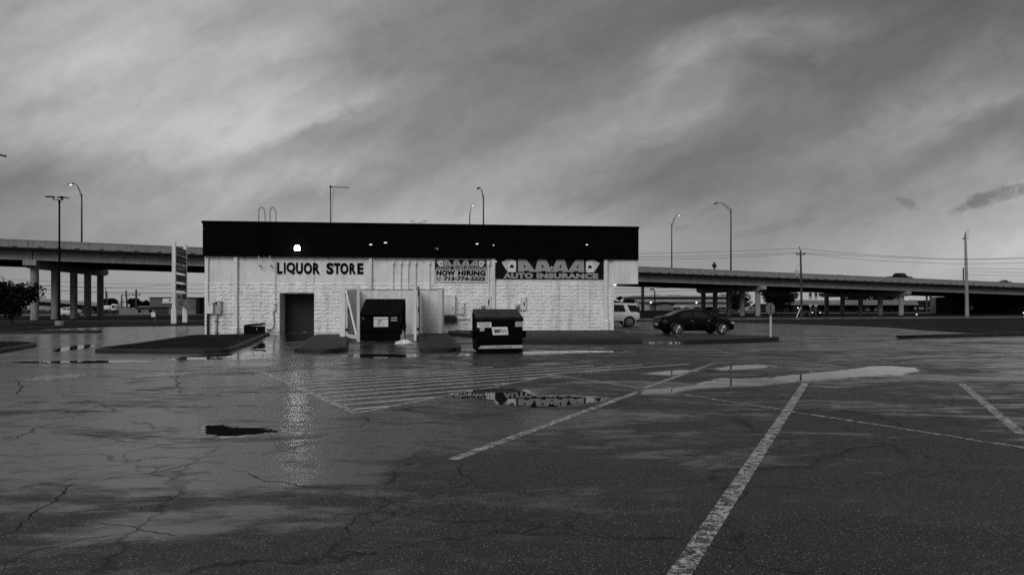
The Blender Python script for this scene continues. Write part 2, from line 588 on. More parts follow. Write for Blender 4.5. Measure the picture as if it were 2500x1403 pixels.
def M_wallpaint(name, val, bump=0.35, bscale=26.0, dirt=0.35):
    """thick masonry paint: drips, grime low down on the wall, pin holes"""
    m, t, p, co = principled(name)
    n = t.noise(co, 1.3, 6.0, 0.6)
    st = t.noise(t.vmath('MULTIPLY', co, (2.6, 2.6, 0.4)), 1.1, 7.0, 0.65, 0.4)
    sp = t.noise(co, 7.0, 8.0, 0.75)
    c = t.maprange(n, 0.3, 0.7, val * 0.9, val * 1.06)
    c = t.math('MULTIPLY', c, t.maprange(st, 0.46, 0.75, 1.0, 1.0 - dirt))
    c = t.math('MULTIPLY', c, t.maprange(sp, 0.66, 0.78, 1.0, 0.55))
    t.set(p, 'Base_Color', t.n('ShaderNodeCombineXYZ', None, i0=c, i1=c, i2=c).outputs[0])
    t.set(p, 'Roughness', 0.62)
    t.set(p, 'Specular_IOR_Level', 0.35)
    b = t.noise(co, bscale, 6.0, 0.65)
    bn = t.n('ShaderNodeBump', None, Strength=bump, Distance=0.02, Height=b)
    t.set(p, 'Normal', bn.outputs[0])
    return m


mt = {}
LOT = (0.006, 0.029, True, 0.75, 1.0, 0.6)
DRV = (0.05, 0.09, False, 0.3, 0.9, 0.6)
mt['asphalt'] = M_asphalt('wet_asphalt', *LOT)
mt['drive'] = M_asphalt('wet_concrete_drive', *DRV)
mt['road'] = M_asphalt('road_asphalt', 0.06, 0.10, False, 0.3)
mt['paint'] = M_paint('worn_white_paint', 0.502, 9.0)
mt['paint_hatch'] = M_paint('hatching_paint', 0.470, 13.0, 0.5, 0.72)
mt['paint_thin'] = M_paint('thin_white_paint', 0.521, 9.0)
mt['paint_worn'] = M_paint('very_worn_white_paint', 0.52, 6.0)
mt['water'] = M_water('standing_water', *LOT)
mt['water_drive'] = M_water('standing_water_on_concrete', *DRV, 0.7)
mt['kerb'] = M('wet_kerb_concrete', 0.018, 0.55, 0.4, 2.0, 0.2, bump=0.4, stain=0.6)
mt['slab'] = M('wet_concrete_slab', 0.020, 0.6, 0.45, 1.2, 0.15, bump=0.25, stain=0.5)
mt['grass'] = M('rough_grass', 0.016, 0.95, 0.4, 1.5, 0.05, bump=0.8, bscale=18)
mt['blade'] = M('grass_blade', 0.022, 0.8, 0.4, 4.0, 0.1)
mt['soil'] = M('dark_land', 0.018, 0.95, 0.3, 0.05, 0.05)
mt['white_block'] = M_wallpaint('white_painted_split_face_block', 0.84, 0.6, 26.0, 0.42)
mt['white_smooth'] = M_wallpaint('white_painted_smooth_block', 0.74, 0.15, 60.0, 0.26)
mt['white_wall'] = M_wallpaint('white_painted_wall', 0.68, 0.25, 40.0, 0.4)
mt['white_metal'] = M('white_painted_metal', 0.72, 0.45, 0.08, 2.0, 0.4, stain=0.25, streak=True)
mt['sign_post'] = M('faded_white_post', 0.42, 0.5, 0.1, 3.0, 0.3, stain=0.3, streak=True)
mt['grey_metal'] = M('grey_painted_metal', 0.36, 0.45, 0.1, 3.0, 0.4, stain=0.25, streak=True)
mt['galv'] = M('galvanised_steel', 0.25, 0.5, 0.2, 5.0, 0.5, metal=0.5)
mt['shingle'] = M('black_shingle', 0.0018, 0.8, 0.5, 4.0, 0.04, bump=0.3)
mt['black_trim'] = M('black_trim', 0.001, 0.7, 0.3, 4.0, 0.04)
mt['black'] = M('black_paint', 0.002, 0.55, 0.3, 3.0, 0.05, stain=0.3, streak=True)
mt['dark_metal'] = M('dark_metal', 0.02, 0.5, 0.3, 3.0, 0.35)
mt['plastic'] = M('black_plastic_lid', 0.009, 0.45, 0.3, 3.0, 0.3)
mt['shutter'] = M('dark_steel_slats', 0.020, 0.5, 0.3, 2.0, 0.4, stain=0.4)
mt['concrete'] = M('bridge_concrete', 0.27, 0.85, 0.18, 0.7, 0.25, bump=0.2, stain=0.45, streak=True)
mt['rail'] = M('parapet_concrete', 0.24, 0.85, 0.15, 0.8, 0.25, bump=0.15, stain=0.4, streak=True)
mt['girder'] = M('bridge_shade_black', 0.010, 0.8, 0.3, 0.6, 0.08)  # shade below the bridge decks put into the colour as near-black
mt['joint'] = M('dark_joint', 0.008, 0.8, 0.2, 3.0, 0.2)
mt['print_black'] = M('black_print', 0.002, 0.6, 0.1, 3.0, 0.05)
mt['print_dark'] = M('dark_sign_print', 0.006, 0.55, 0.12, 3.0, 0.08)
mt['print_mid'] = M('grey_sign_print', 0.32, 0.5, 0.06, 3.0, 0.3)
mt['print_white'] = M('white_sign_print', 0.70, 0.5, 0.05, 3.0, 0.3)
mt['print_pale'] = M('pale_sign_print', 0.46, 0.5, 0.05, 2.0, 0.3)
mt['sticker'] = M('pale_sticker', 0.42, 0.5, 0.15, 8.0, 0.3, stain=0.3)
mt['bark'] = M('bark', 0.03, 0.9, 0.3, 6.0, 0.2, bump=0.6)
mt['leaf'] = M('dark_leaf', 0.009, 0.8, 0.5, 2.5, 0.1)
mt['wood'] = M('pole_wood', 0.05, 0.85, 0.3, 3.0, 0.2)
mt['wire'] = M('wire', 0.02, 0.6, 0.1, 3.0, 0.2)
mt['car_black'] = M('black_car_paint', 0.0015, 0.4, 0.1, 3.0, 0.04, coat=0.24)
mt['car_white'] = M('white_car_paint', 0.62, 0.3, 0.04, 3.0, 0.5, coat=0.6)
mt['car_grey'] = M('grey_car_paint', 0.12, 0.3, 0.05, 3.0, 0.5, coat=0.6)
mt['glass'] = M('dark_glass', 0.004, 0.05, 0.05, 3.0, 0.5)
mt['tyre'] = M('tyre_rubber', 0.012, 0.8, 0.2, 8.0, 0.2)
mt['rim'] = M('alloy_rim', 0.45, 0.3, 0.1, 8.0, 0.5, metal=0.8)
mt['lens'] = M('lamp_lens', 0.35, 0.15, 0.05, 8.0, 0.5)
mt['tail'] = M('tail_lens', 0.03, 0.15, 0.05, 8.0, 0.5)
mt['brick_dark'] = M('dark_brick', 0.11, 0.85, 0.15, 1.0, 0.2, stain=0.2)
mt['brick_black'] = M('black_cladding', 0.012, 0.8, 0.2, 1.0, 0.2)
mt['pale_clad'] = M('pale_cladding', 0.30, 0.7, 0.1, 0.5, 0.3, stain=0.2, streak=True)
mt['grey_clad'] = M('grey_cladding', 0.16, 0.7, 0.12, 0.5, 0.3, stain=0.2, streak=True)
mt['roof'] = M('grey_roof', 0.14, 0.7, 0.15, 0.6, 0.3)
mt['lamp_on'] = M_emit('lit_wall_lamp', 34.0)
mt['lamp_small'] = M_emit('lit_small_lamp', 0.8)
mt['lamp_far'] = M_emit('lit_street_lamp', 1.2)
mt['strip_on'] = M_emit('lit_canopy_tube', 1.6)

# ================================================================== GROUND
def grid_sheet(poly, step, dz, mat, name, label):
    """pavement sheet over an outline, cut into cells so it can follow H(x, y)"""
    poly = ccw(poly)
    bm = bmesh.new()
    vs_ = [bm.verts.new((x, y, 0)) for x, y in poly]
    bm.faces.new(vs_)
    xs, ys = [p[0] for p in poly], [p[1] for p in poly]
    x0, x1, y0, y1 = max(min(xs), -19), min(max(xs), 12), max(min(ys), 26), min(max(ys), 44)
    x = x0
    while x < x1:
        bmesh.ops.bisect_plane(bm, geom=bm.verts[:] + bm.edges[:] + bm.faces[:], plane_co=(x, 0, 0), plane_no=(1, 0, 0))
        x += step
    y = y0
    while y < y1:
        bmesh.ops.bisect_plane(bm, geom=bm.verts[:] + bm.edges[:] + bm.faces[:], plane_co=(0, y, 0), plane_no=(0, 1, 0))
        y += step
    bmesh.ops.triangulate(bm, faces=[f for f in bm.faces if len(f.verts) > 4])
    for v in bm.verts:
        v.co.z = H(v.co.x, v.co.y) + dz
    me = bpy.data.meshes.new(name)
    bm.to_mesh(me)
    bm.free()
    me.materials.append(mat)
    return struct(link(name, me), label)


mb = MB()
mb.add([(-2500, -200, -0.03), (2500, -200, -0.03), (2500, 3500, -0.03), (-2500, 3500, -0.03)], [(0, 1, 2, 3)])
struct(mb.build('ground', mt['soil']), 'dark flat land reaching the horizon')

lot = [(-60, -12), (60, -12), (60, 44), gp(2330, 809)[:2], gp(2150, 797)[:2], gp(1990, 792)[:2], gp(1760, 786)[:2], (12, 76), (-16, 68), gp(497, 794)[:2], gp(250, 797)[:2],
       gp(130, 802)[:2], gp(0, 809)[:2], (-60, 40)]
grid_sheet(lot, 0.75, 0.0, mt['asphalt'], 'parking_lot', 'wet cracked asphalt parking lot')
drive = [gp(640, 898)[:2], gp(735, 871)[:2], (-6.4, 27.0), (-6.2, 34.5), (-6.5, 39.6), (-17.5, 38.2), (-18.5, 60), (-40, 57), (-34, 44), (-22, 30.5), (-23.5, 22.2), gp(410, 906)[:2]]
grid_sheet(drive, 0.75, 0.004, mt['drive'], 'driveway', 'paler wet concrete driveway left of the store')

def strip(pts, w, z, mat, name, label, closed=False):
    """a band of width w along a ground polyline"""
    mbs = MB()
    n = len(pts)
    L, Rr = [], []
    for i, p in enumerate(pts):
        a, b = Vector(pts[max(i - 1, 0)][:2]), Vector(pts[min(i + 1, n - 1)][:2])
        d = (b - a).normalized()
        q = Vector((-d.y, d.x)) * w / 2
        L.append((p[0] + q.x, p[1] + q.y, H(p[0], p[1]) + z))
        Rr.append((p[0] - q.x, p[1] - q.y, H(p[0], p[1]) + z))
    mbs.add(L + Rr, [(n + i, n + i + 1, i + 1, i) for i in range(n - 1)])
    return struct(mbs.build(name, mat), label)


# streets far beyond the lot
strip([(-140, 70), (-20, 78.5), (60, 104), (260, 168)], 9.0, -0.015, mt['road'], 'road', 'wet frontage road in front of the overpass')
strip([(-160, 118), (0, 150), (260, 196)], 14.0, -0.013, mt['road'], 'road', 'wet road beyond the overpass')
strip([(-60, 59.5), (-36, 63.0), (-26, 66.5), (-14, 70)], 1.3, 0.165, mt['slab'], 'pavement', 'concrete path on the verge behind the light pole')

def rounded(poly, r):
    """corners of an outline turned with radius r where the sides are long enough"""
    out = []
    n = len(poly)
    for i in range(n):
        p0, p1, p2 = Vector(poly[i - 1]), Vector(poly[i]), Vector(poly[(i + 1) % n])
        d = min(r, (p0 - p1).length * 0.42, (p2 - p1).length * 0.42)
        a, b = p1 + (p0 - p1).normalized() * d, p1 + (p2 - p1).normalized() * d
        for k in range(6):
            u = k / 5
            out.append(tuple(a * (1 - u) ** 2 + p1 * 2 * u * (1 - u) + b * u * u))
    return out


def verge(poly, label, h=0.15, kw=0.16, top='grass', n_ch=1, name='lawn', zfun=None, kerb=True, slope=0.0):
    """kerbed island or verge: a kerb ring with a rounded nose and a fill inside"""
    poly = ccw(poly)
    poly = rounded(poly, 0.7 * n_ch)
    base = [H(x, y) for x, y in poly]
    rings = [(0.0, -0.06), (0.0, h - 0.05), (0.012, h - 0.018), (0.045, h), (kw - 0.03, h), (kw, h - 0.012), (kw, h - 0.08)]
    mk = MB()
    n = len(poly)
    allv = []
    for d, z in rings:
        q = inset(poly, d)
        allv += [(x, y, b + z) for (x, y), b in zip(q, base)]
    fs_ = []
    for r in range(len(rings) - 1):
        for i in range(n):
            j = (i + 1) % n
            fs_.append((r * n + i, r * n + j, (r + 1) * n + j, (r + 1) * n + i))
    mk.add(allv, fs_)
    if kerb:
        struct(mk.build('kerb', mt['kerb'], smooth=False, angle=50), 'kerb round the ' + label)
    q = inset(poly, kw - 0.01)
    mf = MB()
    tri = tessellate_polygon([[Vector((x, y, 0)) for x, y in q]])
    cz = h - 0.02
    fs2 = []
    for a, b, c in tri:
        (ua, va), (ub, vb), (uc, vc) = q[a], q[b], q[c]
        if (ub - ua) * (vc - va) - (vb - va) * (uc - ua) < 0: b, c = c, b
        fs2.append((a, b, c))
    mf.add([(x, y, b + cz) for (x, y), b in zip(q, base)], fs2)
    struct(mf.build(name, mt[top]), label)
    return poly


isl_lawn = verge([(-14.9, 24.75), (-12.6, 24.45), (-10.75, 24.45), (-10.15, 24.95), (-10.4, 26.2), (-13.05, 37.75), (-16.9, 37.45), (-17.0, 36.5), (-15.6, 28.9), (-15.3, 25.8)],
                 'grass island at the left end of the store', 0.15, 0.2)
isl_far_left = verge([(-17.4, 22.9), (-19.5, 28.6), (-20.2, 29.6), (-21.6, 30.3), (-34, 29.0), (-34, 21.0), (-18.2, 22.2)], 'grass island by the left edge of the lot', 0.15, 0.2)
verge([(-27.2, 43.4), (-25.9, 43.9), (-26.4, 44.9), (-31, 45.2), (-60, 41.8), (-60, 38.0), (-33, 41.6)], 'narrow grass island at the driveway', 0.13, 0.2)
verge([gp(497, 794)[:2], gp(250, 797)[:2], gp(130, 802)[:2], gp(0, 809)[:2], (-60, 40.5), (-120, 38), (-150, 61), (-60, 72), (-20, 74.5), (-16, 70)], 'grass verge behind the driveway', 0.14, 0.2)
verge([gp(1740, 785)[:2], gp(1990, 792)[:2], gp(2150, 797.5)[:2], gp(2330, 810)[:2], (31.0, 42.2), gp(2178, 826)[:2], gp(2500, 819)[:2], (70, 38), (180, 60), (240, 142), (62, 92), (24, 79)],
      'wide grass verge below the overpass', 0.15, 0.2)
verge([gp(716, 860)[:2], (-7.4, 24.75), gp(800, 862)[:2], (-6.05, 25.6), (-8.1, 34.6), (-9.8, 34.3)], 'concrete island by the roll up door', 0.16, 0.22, 'slab', 1, 'concrete_island')
verge([gp(1026, 860)[:2], (-2.9, 25.0), gp(1110, 859)[:2], (-1.9, 26.4), (-3.25, 35.4), (-4.75, 35.2)], 'concrete island right of the refuse enclosure', 0.16, 0.22, 'slab', 1, 'concrete_island')
verge([(7.35, 30.55), (8.0, 30.65), (12.7, 33.2), (13.05, 33.9), (12.6, 34.9), (11.2, 36.6), (8.9, 38.2)], 'concrete island under the stop sign', 0.19, 0.2, 'slab', 1, 'concrete_island')

# pavement along the right half of the back wall
def sidewalk():
    front = [(-3.2, 36.0), (-2.1, 34.8), (-0.5, 32.3), (0.3, 31.1), (0.9, 30.8), (3.0, 30.75), (5.75, 30.7)]
    back = [bworld(13.2, -0.02)[:2], bworld(14.2, -0.02)[:2], bworld(15.6, -0.02)[:2], bworld(16.5, -0.02)[:2], bworld(17.3, -0.02)[:2], bworld(19.6, -0.02)[:2], bworld(23.1, -0.02)[:2]]
    m = MB()
    n = len(front)
    prof = [(0.0, -0.05), (0.0, 0.13), (0.015, 0.165), (0.05, 0.178)]
    v = []
    for o, z in prof:
        for (x, y) in front:
            v.append((x, y + o, H(x, y) + z))
    for k in (0.35, 0.7, 1.0):
        for (fx, fy), (bx, by) in zip(front, back):
            x, y = fx + (bx - fx) * k, fy + (by - fy) * k
            v.append((x, y, max(H(fx, fy) + 0.178, 0) + (0.29 - H(fx, fy) - 0.178) * k))
    rows = len(prof) + 3
    f = []
    for r in range(rows - 1):
        for i in range(n - 1):
            f.append((r * n + i, r * n + i + 1, (r + 1) * n + i + 1, (r + 1) * n + i))
    # right hand edge going down to the ramp
    m.add(v, f)
    e = [v[r * n + n - 1] for r in range(3, rows)]
    m.add([(x, y, z) for x, y, z in e] + [(x, y, -0.05) for x, y, z in e], [(len(e) + i, len(e) + i + 1, i + 1, i) for i in range(len(e) - 1)])
    struct(m.build('sidewalk', mt['slab'], angle=40), 'wet concrete sidewalk along the back wall')
    j = MB()
    for i in (4, 5):
        pass
    return v
sidewalk()

# ramp between sidewalk and island, broken kerb lip in front of it
mr = MB()
A, B_, C_, D_ = Vector((5.78, 30.75, 0.10)), Vector((7.5, 30.75, 0.10)), Vector((8.9, 37.5, 0.02)), Vector((6.75, 40.2, 0.16))
N = 8
g = [[A.lerp(B_, i / N).lerp(D_.lerp(C_, i / N), j / N) for i in range(N + 1)] for j in range(N + 1)]
mr.add([p for row in g for p in row], [(j * (N + 1) + i, j * (N + 1) + i + 1, (j + 1) * (N + 1) + i + 1, (j + 1) * (N + 1) + i) for j in range(N) for i in range(N)])
struct(mr.build('ramp', mt['slab']), 'hatched kerb ramp beside the sidewalk')
ml = MB()
random.seed(3)
x = 5.76
pts = []
while x < 7.5:
    pts.append((x, 30.62 + random.uniform(-0.05, 0.07), 0.105 + random.uniform(-0.03, 0.012)))
    x += 0.055
n = len(pts)
ml.add([(x, y - 0.05, -0.04) for x, y, z in pts] + [(x, y, z) for x, y, z in pts] + [(x, 30.8, 0.104) for x, y, z in pts],
       [(r * n + i, r * n + i + 1, (r + 1) * n + i + 1, (r + 1) * n + i) for r in range(2) for i in range(n - 1)])
struct(ml.build('kerb', mt['drive']), 'broken pale kerb lip at the ramp')
for k in range(6):
    t0 = 0.10 + 0.14 * k
    a = A.lerp(D_, t0) + Vector((0.15, 0, 0.006))
    b = B_.lerp(C_, min(1, t0 + 0.04)) + Vector((-0.1, 0, 0.006))
    mq = MB()
    w = Vector((0, 0.075, 0))
    q = [a.lerp(b, i / 4) for i in range(5)]
    mq.add([p + Vector((0, 0, 0.003)) for p in q] + [p + w + Vector((0, 0, 0.003)) for p in q], [(i, i + 1, 6 + i, 5 + i) for i in range(4)])
    struct(mq.build('ramp_marking', mt['paint']), 'white stripe across the kerb ramp')

# ------------------------------------------------------------------ painted markings
def line(a, b, w, mat, name, label, z=0.002):
    a, b = Vector(a[:2]), Vector(b[:2])
    n_ = max(2, int((b - a).length / 1.5))
    pts = [a.lerp(b, i / n_) for i in range(n_ + 1)]
    return strip([(p.x, p.y) for p in pts], w, z, mat, name, label)

LW = 0.14
line(gp(1104, 1121), gp(1572, 951), LW, mt['paint'], 'parking_line', 'diagonal white parking line ending in the middle of the lot')
far_b = gp(1985, 906)
near_b = gp(1657, 1403)
ext = Vector(near_b[:2]) + (Vector(near_b[:2]) - Vector(far_b[:2])).normalized() * 3
line(ext, far_b, LW, mt['paint'], 'parking_line', 'broad worn parking line running out of the bottom of the picture')
line(gp(1568, 947), gp(2510, 1094), 0.12, mt['paint_thin'], 'parking_line', 'long thin parking line crossing the lot to the right', 0.003)
line(gp(2347, 936), gp(2496, 1060), LW, mt['paint'], 'parking_line', 'short parking line at the right edge of the lot')
line(gp(2230, 844.5), gp(2520, 851), 0.12, mt['paint'], 'parking_line', 'far white parking line near the right kerb')
line(gp(1850, 872), gp(2235, 885.5), 0.14, mt['paint_worn'], 'parking_line', 'nearly worn off parking line beyond the long puddle')

c0, c1 = Vector(gp(870, 1008)[:2]), Vector(gp(635, 905)[:2])
c2, c3, c4 = Vector(gp(1742, 887)[:2]), Vector(gp(1570, 948)[:2]), Vector(gp(1352, 915)[:2])
line(c0, c1, 0.15, mt['paint'], 'hatching_border', 'left border line of the hatched area')
line(c0, c4, 0.12, mt['paint'], 'hatching_border', 'near border line of the hatched area', 0.0024)
line(c4, c3, 0.11, mt['paint'], 'hatching_border', 'notched border line of the hatched area', 0.0028)
line(c3, c2, 0.13, mt['paint'], 'hatching_border', 'right border line of the hatched area', 0.0032)
hd = (Vector(gp(1087, 955)[:2]) - Vector(gp(796, 978)[:2])).normalized()
poly_h = [c0, c4, c3, c2, c1]

def ray_hit(p, d):
    best = None
    for i in range(len(poly_h) - 1):
        a, b = poly_h[i], poly_h[i + 1]
        e = b - a
        den = d.x * e.y - d.y * e.x
        if abs(den) < 1e-6: continue
        t = ((a.x - p.x) * e.y - (a.y - p.y) * e.x) / den
        u = ((a.x - p.x) * d.y - (a.y - p.y) * d.x) / den
        if t > 0.05 and 0 <= u <= 1 and (best is None or t < best): best = t
    return best
for k in range(1, 14):
    p = c0.lerp(c1, k / 14.0 - 0.02)
    t = ray_hit(p, hd)
    if t:
        line(p + hd * 0.1, p + hd * (t - 0.05), 0.095, mt['paint_hatch'], 'hatching_line', 'white stripe of the hatched area', 0.0016)

def blotch(cx, cy, rx, ry, seed, label, mat='paint_worn'):
    random.seed(seed)
    pts = []
    for i in range(28):
        a = 2 * math.pi * i / 28
        r = 1 + random.uniform(-0.3, 0.3)
        pts.append((cx + rx * r * math.cos(a), cy + ry * r * math.sin(a)))
    m = MB()
    m.flat([pts], lambda u, v: (u, v, H(u, v) + 0.002))
    struct(m.build('painted_marking', mt[mat]), label)
p = gp(392, 914); blotch(p.x, p.y, 0.55, 0.7, 5, 'worn painted symbol left of the hatched area')
p = gp(140, 920); blotch(p.x, p.y, 0.5, 0.75, 9, 'worn painted symbol near the left edge')
p = gp(120, 867); blotch(p.x, p.y, 0.35, 0.35, 11, 'worn painted dash beside the left island')

# ------------------------------------------------------------------ standing water
def puddle(px, label, z=0.001, mat='water', seed=1, jag=0.1):
    """water sheet: a fine grid round an outline taken on the ground, each vertex knowing how far inside the rim it is"""
    g_ = [Vector(gp(*q)[:2]) for q in px]
    n = len(g_)
    def sdist(x, y):
        best, ins = 1e9, False
        for i in range(n):
            a, b = g_[i - 1], g_[i]
            e = b - a
            u = max(0.0, min(1.0, ((x - a.x) * e.x + (y - a.y) * e.y) / max(1e-9, e.length_squared)))
            d = math.hypot(x - a.x - e.x * u, y - a.y - e.y * u)
            best = min(best, d)
            if (a.y > y) != (b.y > y) and x < (b.x - a.x) * (y - a.y) / (b.y - a.y) + a.x: ins = not ins
        return best if ins else -best
    xs, ys = [p.x for p in g_], [p.y for p in g_]
    mg = 0.34
    st = max(0.09, math.sqrt((max(xs) - min(xs)) * (max(ys) - min(ys)) / 2600.0))
    nx, ny = int((max(xs) - min(xs) + 2 * mg) / st) + 2, int((max(ys) - min(ys) + 2 * mg) / st) + 2
    P, S = [], []
    for j_ in range(ny):
        for i_ in range(nx):
            x, y = min(xs) - mg + i_ * st, min(ys) - mg + j_ * st
            sd_ = sdist(x, y); S.append(sd_)
            P.append((x, y, H(x, y) + z + (0.0042 if mat == 'water_drive' else 0.0) + 0.0045 * ss(-0.12, 0.12, sd_)))
    F = []
    for j_ in range(ny - 1):
        for i_ in range(nx - 1):
            q = (j_ * nx + i_, j_ * nx + i_ + 1, (j_ + 1) * nx + i_ + 1, (j_ + 1) * nx + i_)
            if max(S[k] for k in q) > -0.30: F.append(q)
    used = sorted({k for q in F for k in q})
    idx = {k: i for i, k in enumerate(used)}
    me = bpy.data.meshes.new('puddle')
    me.from_pydata([P[k] for k in used], [], [tuple(idx[k] for k in q) for q in F])
    me.materials.append(mt[mat])
    at_ = me.attributes.new('sd', 'FLOAT', 'POINT')
    at_.data.foreach_set('value', [S[k] for k in used])
    return struct(link('puddle', me), label)

puddle([(1090, 967), (1128, 974), (1202, 978), (1216, 988), (1300, 996), (1400, 991), (1466, 981), (1478, 971), (1400, 965), (1312, 964), (1288, 952), (1215, 946), (1140, 953), (1104, 960)],
       'puddle mirroring the insurance sign', seed=2)
puddle([(1563, 951), (1566, 963), (1645, 961), (1690, 950), (1800, 944), (1890, 939), (1990, 929), (2100, 921), (2195, 917), (2252, 905), (2236, 897), (2180, 893), (2130, 893), (2060, 903), (1960, 912),
        (1870, 921), (1800, 924), (1762, 921), (1722, 931), (1680, 941), (1640, 946)], 'long bright puddle crossing the parking lines', seed=5, jag=0.1)
puddle([(1738, 899), (1758, 904), (1850, 900), (1908, 895), (1860, 889), (1790, 891)], 'small bright puddle beyond the long one', seed=8)
puddle([(484, 1040), (486, 1064), (545, 1069), (605, 1065), (690, 1054), (650, 1041), (590, 1042), (560, 1034), (496, 1035)], 'dark puddle mirroring the black roof edge', seed=11, jag=0.07)
puddle([(28, 884), (60, 887), (200, 887.5), (275, 886.5), (345, 884), (420, 882), (400, 880), (270, 879), (230, 880.5), (140, 881.5), (60, 882)], 'thin puddle mirroring the overpass columns', mat='water_drive')
puddle([(118, 858), (140, 860), (215, 850), (240, 842), (200, 842), (150, 848)], 'shallow puddle beside the left island', mat='water_drive')
puddle([(395, 878), (480, 880), (600, 877), (655, 873), (670, 858), (676, 840), (640, 832), (610, 850), (590, 862), (500, 866), (430, 872)], 'wet film in front of the roll up door', mat='water_drive')
puddle([(700, 836), (770, 834), (772, 822), (720, 820), (690, 824)], 'dark puddle at the foot of the roll up door', mat='water_drive')
puddle([(820, 869), (880, 873), (990, 873), (1060, 869), (1000, 864), (880, 864)], 'puddle in front of the refuse enclosure', seed=23, jag=0.12)
puddle([(1098, 868), (1150, 870), (1150, 862), (1120, 862)], 'small puddle left of the front dumpster', seed=25)
puddle([(1270, 866), (1400, 862), (1560, 858), (1420, 855), (1276, 858)], 'shallow water along the sidewalk kerb', seed=27, jag=0.15)
puddle([(1560, 912), (1640, 917), (1710, 905), (1660, 901)], 'thin sheen of water on the hatching', seed=29, jag=0.2)

# ------------------------------------------------------------------ long open cracks and seams
def crack(px, w, seed, label):
    random.seed(seed)
    g_ = [Vector(gp(*q)[:2]) for q in px]
    pts = []
    for a, b in zip(g_, g_[1:]):
        L = (b - a).length
        k = max(2, int(L / 0.05))
        nrm = Vector((-(b - a).y, (b - a).x)).normalized()
        for j in range(k):
            q = a.lerp(b, j / k)
            pts.append(q + nrm * (noise.fractal(Vector((q.x * 2.5, q.y * 2.5, seed)), 1.0, 2.0, 5) * 0.09 + random.uniform(-.012, .012)))
    pts.append(g_[-1])
    n = len(pts)
    m = MB()
    L_, R_ = [], []
    for i, p in enumerate(pts):
        d = (pts[min(i + 1, n - 1)] - pts[max(i - 1, 0)]).normalized()
        nr = Vector((-d.y, d.x))
        ww = w * (0.35 + 0.65 * abs(noise.noise(Vector((p.x * 3, p.y * 3, seed + 9))) * 2)) * min(1, i / 6 + .2, (n - 1 - i) / 6 + .2) * random.uniform(.6, 1.3)
        L_.append((p.x + nr.x * ww / 2, p.y + nr.y * ww / 2, H(p.x, p.y) + 0.0008))
        R_.append((p.x - nr.x * ww / 2, p.y - nr.y * ww / 2, H(p.x, p.y) + 0.0008))
    m.add(L_ + R_, [(n + i, n + i + 1, i + 1, i) for i in range(n - 1)])
    struct(m.build('pavement_crack', mt['joint']), label)

for k, (px, w, lb) in enumerate((
        ([(-40, 1335), (0, 1308), (60, 1268), (110, 1234), (150, 1204), (185, 1178)], .030, 'wide crack running up from the lower left edge'),
        ([(185, 1178), (260, 1169), (380, 1150), (470, 1130), (520, 1122)], .018, 'thin crack branching right from the wide one'),
        ([(0, 1192), (60, 1186), (120, 1181), (185, 1178)], .014, 'thin crack branching left from the wide one'),
        ([(95, 1257), (170, 1248), (250, 1244), (330, 1231)], .014, 'thin crack crossing below the branching one'),
        ([(560, 1144), (605, 1155), (640, 1171), (700, 1178), (760, 1186), (830, 1192)], .018, 'crack below the dark puddle'),
        ([(484, 1084), (600, 1068), (740, 1050), (880, 1041), (902, 1030), (884, 1012)], .020, 'long crack running to the hatching corner'),
        ([(902, 1030), (985, 1035), (1060, 1028), (1095, 1022)], .012, 'thin crack continuing right of the hatching corner'),
        ([(1116, 1124), (1124, 1154), (1142, 1176), (1100, 1194), (1040, 1214), (960, 1226), (882, 1260), (842, 1288), (852, 1312)], .020, 'crooked crack from the end of the parking line'),
        ([(0, 1392), (90, 1346), (200, 1316), (300, 1300)], .018, 'crack near the lower left corner'),
        ([(228, 1268), (330, 1288), (430, 1308), (462, 1322)], .016, 'short crack left of the bottom middle'),
        ([(0, 1081), (40, 1070), (78, 1052), (90, 1040)], .022, 'crack at the left edge beyond the wide one'),
        ([(150, 966), (200, 975), (240, 985), (300, 1004)], .03, 'thin crack at the left in the middle distance'),
        ([(40, 926), (50, 948), (42, 962)], .04, 'short crack by the left painted symbol'),
        ([(428, 905), (434, 940), (440, 960)], .04, 'short crack below the middle painted symbol'),
        ([(408, 906.5), (520, 901), (640, 897.5)], .035, 'dark seam between concrete and asphalt'),
        ([(640, 897.5), (690, 884), (738, 871)], .05, 'dark seam running up to the concrete island'),
        ([(530, 1083), (525, 1098), (505, 1110)], .018, 'short crooked crack by the dark puddle'),
        ([(1850, 1190), (1900, 1186), (1960, 1192), (2040, 1200)], .014, 'thin crack right of the broad parking line'),
        ([(2080, 1180), (2180, 1165), (2215, 1150), (2260, 1148)], .016, 'thin crack at the right'),
        ([(1280, 1075), (1340, 1092), (1440, 1096), (1530, 1085)], .014, 'thin crack between the two parking lines'),
        ([(0, 1035), (60, 1022), (180, 1006), (350, 990), (540, 968), (640, 950)], .016, 'long faint crack across the left of the lot'))):
    crack(px, w, k + 3, lb)

